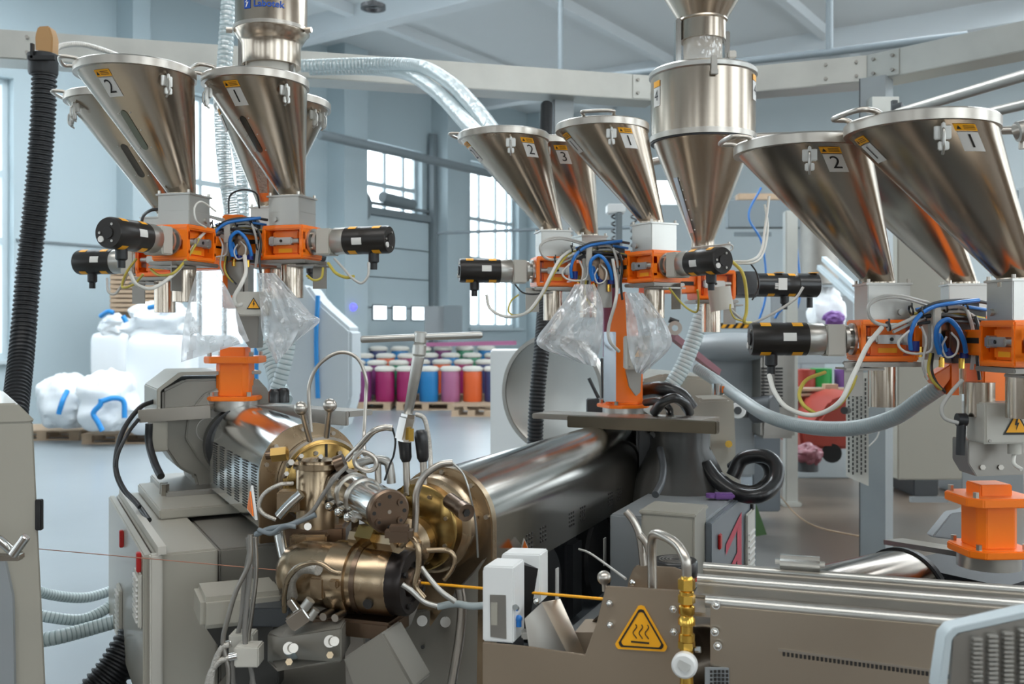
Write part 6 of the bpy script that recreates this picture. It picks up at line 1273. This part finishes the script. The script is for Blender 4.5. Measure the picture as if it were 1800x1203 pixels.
for tt, z, r, nm_ in ((.095, 1.018, .012, 'front_rail'), (-.015, 1.032, .012, 'middle_rail'), (-.115, 1.035, .010, 'rear_rail')):
    a, b_ = along(z, tt, sA-.03 if tt < .09 else sA, sB); m_ = MB(); m_.tube([a, b_], r, 16, sm=False); m_.box2(a-Vector((0, 0, .012)), b_-Vector((0, 0, .012)), .012, .03, .002); build(nm_, m_, 'rail_steel' if 'rail_steel' in MT else 'alu', t)
a, b_ = along(.995, -.065, sA-.04, sB); build('lid', MB().box2(a, b_, .10, .008, .002), 'steel', t)
a, b_ = along(.99, .04, sA-.04, sB); build('inner_lid', MB().box2(a, b_, .105, .008, .002), 'steel', t)
a, b_ = along(.88, -.12, sA, sB); build('rear_panel', MB().box2(a, b_, .006, .25), 'trough_steel', t)
a, b_ = along(.80, -.01, sA, sB); build('floor_pan', MB().box2(a, b_, .22, .006), 'trough_steel', t)
a, b_ = along(.40, .0, sA+.02, sB); build('under_frame', MB().box2(a, b_, .16, .78), 'dark_grey', t)
a, b_ = along(.83, .09, sA+.08, sA+.32); build('yellow_pan', MB().box2(a, b_, .01, .03), 'brass', t)
qq = Q(1406, 998, -.05); build('handle', MB().box(Q(1406, 1000, -.105)+Vector((0, 0, .012)), (.10, .03, .03), .010, frame((0, 0, 0), D).to_3x3().to_4x4()), 'polished', t)
m_ = MB()
for i in range(5):
    for j in range(4): m_.box(Q(1250+i*7, 1181+j*7, .118), (.005, .002, .005))
build('mesh_vent', MB().box(Q(1264, 1192, .112), (.055, .004, .04)), 'grey_paint', t); build('mesh_hole', m_, 'ink', t)
# guide plate with hot surface sign
t = thing('guide_plate', 'tan steel guide plate with a yellow hot surface triangle', 'plate', Q(1000, 1240, .12))
build('plate', MB().wprism([Q(x, y, .12) for x, y in [(1065, 1031), (1195, 1039), (1200, 1260), (848, 1260), (848, 1130), (925, 1137), (1028, 1152), (1048, 1098)]], T*-.006, .0015), 'tan_plate', t)
build('rear_plate', MB().wprism([Q(x, y, -.06) for x, y in [(1105, 1020), (1113, 1000), (1120, 994), (1185, 998), (1215, 1010), (1215, 1120), (1090, 1120)]], T*-.006, .0015), 'tan_plate', t)
build('inlet_floor', MB().wprism([Q(x, y, .0) for x, y in [(1010, 1112), (1048, 1112), (1200, 1112), (1200, 1240), (930, 1240)]], T*-.1), 'tan_plate', t)
def sgn(cx, cy, R0, tt):
    pts = []
    for k, a in enumerate((90, 210, 330)):
        for da in (-12, 0, 12): rr_ = R0*(.965 if da == 0 else .945); pts.append((cx+rr_*math.cos(R(a+da*.5))+((cy-cy)), cy-rr_*math.sin(R(a+da*.5))*.98+(cx-cx)))
    return [Q(x, y+(x-cx)*.06, tt) for x, y in pts]
sg = build('hot_sign', MB().wprism(sgn(1127, 1115, 53, .1235), T*-.002), 'yellow', t)
def tri_ring(Ra, Rb, tt):
    A_ = sgn(1127, 1115, Ra, tt); B_ = sgn(1127, 1115, Rb, tt); n = len(A_); return MB().raw(A_+B_, [[i, (i+1) % n, n+(i+1) % n, n+i] for i in range(n)])
build('sign_border', tri_ring(46, 40.5, .1245), 'ink', sg)
m_ = MB()
for k in range(3):
    pts = [Q(1116+k*10.5+3*math.sin(i*.9+.4), 1098+i*3.1+k*.6, .1245) for i in range(9)]; m_.tube(pts, .0010, 5, 3)
m_.wprism([Q(x, y, .125) for x, y in [(1109, 1127), (1141, 1130), (1141, 1133), (1109, 1130)]], T*-.001); build('heat_symbol', m_, 'ink', sg)
for px, py in ((1072, 1060), (1073, 1098), (1184, 1070), (1185, 1110)): qq = Q(px, py, .121); build('cap_nut', MB().cyl(qq, qq+T*.006, .0075, seg=6).ball(qq+T*.008, .0055, 12), 'polished', t)
qq = Q(1072, 1022, .0); t2 = build('knob_stem', MB().cyl(Q(1063, 1040, .06), Q(1062, 1022, .06), .005), 'steel', t); build('ball', MB().ball(Q(1062, 1016, .06), .0145, 24), 'steel', t2)
build('top_screw', MB().ball(Q(1112, 1025, -.04), .007, 12), 'polished', t)
t = thing('angle_bracket', 'folded scratched steel bracket between the white gauge and the hot surface plate', 'bracket', Q(985, 1145, .06))
build('left_wing', MB().wprism([Q(922, 1088, .11), Q(952, 1060, .06), Q(996, 1148, .06), Q(930, 1140, .11)], T*-.004), 'dull_steel', t)
build('right_wing', MB().wprism([Q(952, 1060, .06), Q(984, 1054, .0), Q(1027, 1150, .03), Q(996, 1150, .06)], T*-.004), 'trough_steel', t)
# white diameter gauge
t = thing('diameter_gauge', 'white two headed laser gauge with a grey label that the wire passes through', 'gauge', Q(880, 1130, .08))
def gh(name, x0, x1, y0, y1, tt, dep):
    m_ = MB(); m_.wprism([Q(x0, y0+12, tt), Q(x0+4, y0+5, tt), Q(x1, y0+7, tt), Q(x1, y1+2, tt), Q(x0, y1-2, tt)], T*-dep, .003); return build(name, m_, 'white_paint', t)
gh('front_head', 848, 903, 990, 1130, .11, .075)
gh('rear_head', 880, 950, 968, 1060, .0, .06)
build('bridge', MB().wprism([Q(905, 990, .03), Q(946, 1000, .0), Q(930, 1100, .0), Q(905, 1120, .03)], T*-.05), 'black', t)
lb = build('label', MB().wprism([Q(861, 1046, .1115), Q(889, 1047, .1115), Q(890, 1124, .1115), Q(862, 1120, .1115)], T*-.001), 'dull_steel', t)
build('display', MB().wprism([Q(863, 1060, .1125), Q(874, 1060, .1125), Q(874, 1100, .1125), Q(863, 1099, .1125)], T*-.001), 'beige_paint', t)
build('blue_plug', MB().cyl(Q(912, 1102, .09), Q(912, 1090, .09), .006).ball(Q(912, 1088, .09), .008, 10), 'blue_tube', t)
build('foot', MB().box(Q(925, 1115, .09), (.02, .03, .015), .003), 'alu', t)
build('knob', MB().ball(Q(942, 1058, .03), .007, 12).cyl(Q(908, 1070, .1), Q(906, 1068, .11), .006), 'polished', t)
# brass pipe with valve
t = thing('brass_fitting_stack', 'column of brass hexagon fittings with a white ball valve knob', 'valve', Q(1207, 1230, .16))
z_ = lambda py: Q(1207, py, .16); ax_ = z_(1230)
def hz(py): return z_(py).z-ax_.z
build('fitting', MB().lathe([(.013, hz(1200)), (.013, hz(1128)), (.0155, hz(1127)), (.0155, hz(1115)), (.012, hz(1113)), (.012, hz(1100)), (.0165, hz(1098)), (.0165, hz(1088)), (.012, hz(1082)), (.016, hz(1078)), (.016, hz(1066)), (.011, hz(1062)), (.011, hz(1050)), (.0145, hz(1047)), (.0145, hz(1040)), (.012, hz(1038)), (.012, hz(1016)), (.009, hz(1012))], ax_, seg=12), 'brass', t)
for a_, b2_ in ((1140, 1128), (1060, 1046), (1036, 1018)): build('hex_nut', MB().cyl(z_(a_), z_(b2_), .0165, seg=6), 'brass', t)
build('valve_knob', MB().lathe([(.022, 0), (.024, .004), (.024, .018), (.02, .022), (0, .022)], Q(1205, 1166, .175), T, 32), 'white_paint', t); build('knob_slot', MB().cyl(Q(1203, 1169, .1965), Q(1203, 1169, .1985), .012), 'alu', t)
build('side_nut', MB().cyl(Q(1222, 1143, .16), Q(1232, 1143, .16), .006, seg=8), 'polished', t); build('drain', MB().cyl(z_(1200), z_(1240), .013), 'brass', t)
rg = 'bent steel pipes of the trough'
m_ = MB(); m_.tube([Q(1207, 1015, .16), Q(1205, 985, .16), Q(1190, 958, .14), Q(1165, 942, .12), Q(1150, 940, .1), Q(1146, 955, .08), Q(1146, 985, .07), Q(1147, 1035, .07)], .0095, 12); solo('bent_pipe', m_, 'steel', 'bent steel pipe arching over to the brass fittings', 'pipe', rg)
for k, pts in enumerate([[(1100, 899), (1113, 915), (1125, 945), (1131, 994)], [(1124, 940), (1136, 955), (1142, 975)]]): m_ = MB(); m_.tube([Q(x, y, -.05+.02*k) for x, y in pts], .008, 10); solo('bent_pipe', m_, 'steel', ['slim steel pipe curving up left of the brass arch', 'short pipe behind the slim curved pipe'][k], 'pipe', rg)
cable('trough_wire', [(1018, 966, 2.6), (1040, 975, 2.4), (1100, 1018, 2.15)], .003, 'cable_grey', 'thin pale wire slanting down to the guide plate', 'cable')
# near grille at the lower right corner
t = thing('near_grille', 'pale framed metal grille close up in the lower right corner', 'grille', P(1760, 1203, 1.35))
g0 = lambda x, y: P(x, y, 1.35+(x-1650)/F*-.35)
build('frame', MB().wprism([g0(1648, 1215), g0(1662, 1120), g0(1676, 1104), g0(1820, 1072), g0(1820, 1084), g0(1684, 1114), g0(1674, 1126), g0(1664, 1215)], (0, .03, 0), .001), 'frame_paint', t)
build('panel', MB().wprism([g0(1664, 1300), g0(1676, 1122), g0(1688, 1114), g0(1830, 1082), g0(1830, 1300)], (0, .006, 0)), 'dull_steel', t)
for i in range(5):
    m_ = MB()
    for k in range(14): m_.box(g0(1712+i*27, 1120-i*5+k*8)+Vector((0, -.008, 0)), (.014, .01, .004), .001)
    build('louvre_column', m_, 'alu', t)

# hook, arm and outlet elbow near the middle feeder
t = thing('lever_arm', 'purple slanted arm with a steel eye behind the middle feeder bag', 'arm', P(1180, 590, 4.4))
build('arm', MB().box2(P(1183, 592, 4.4), P(1262, 655, 4.6), .03, .03), 'dusty_red', t); build('eye', MB()._ring(P(1186, 577, 4.38), (-.1, -1, 0), .032, .014, .02), 'steel', t); build('grip', MB().cyl(P(1176, 562, 4.38), P(1192, 568, 4.38), .014), 'black', t)
t = thing('outlet_elbow', 'beige plastic outlet elbow under the dosing station with the long motor', 'outlet', P(1268, 545, 3.8))
build('elbow', MB().tube([P(1264, 505, 3.55), P(1266, 522, 3.55), P(1270, 545, 3.55)], .042, 20), 'light_beige', t)
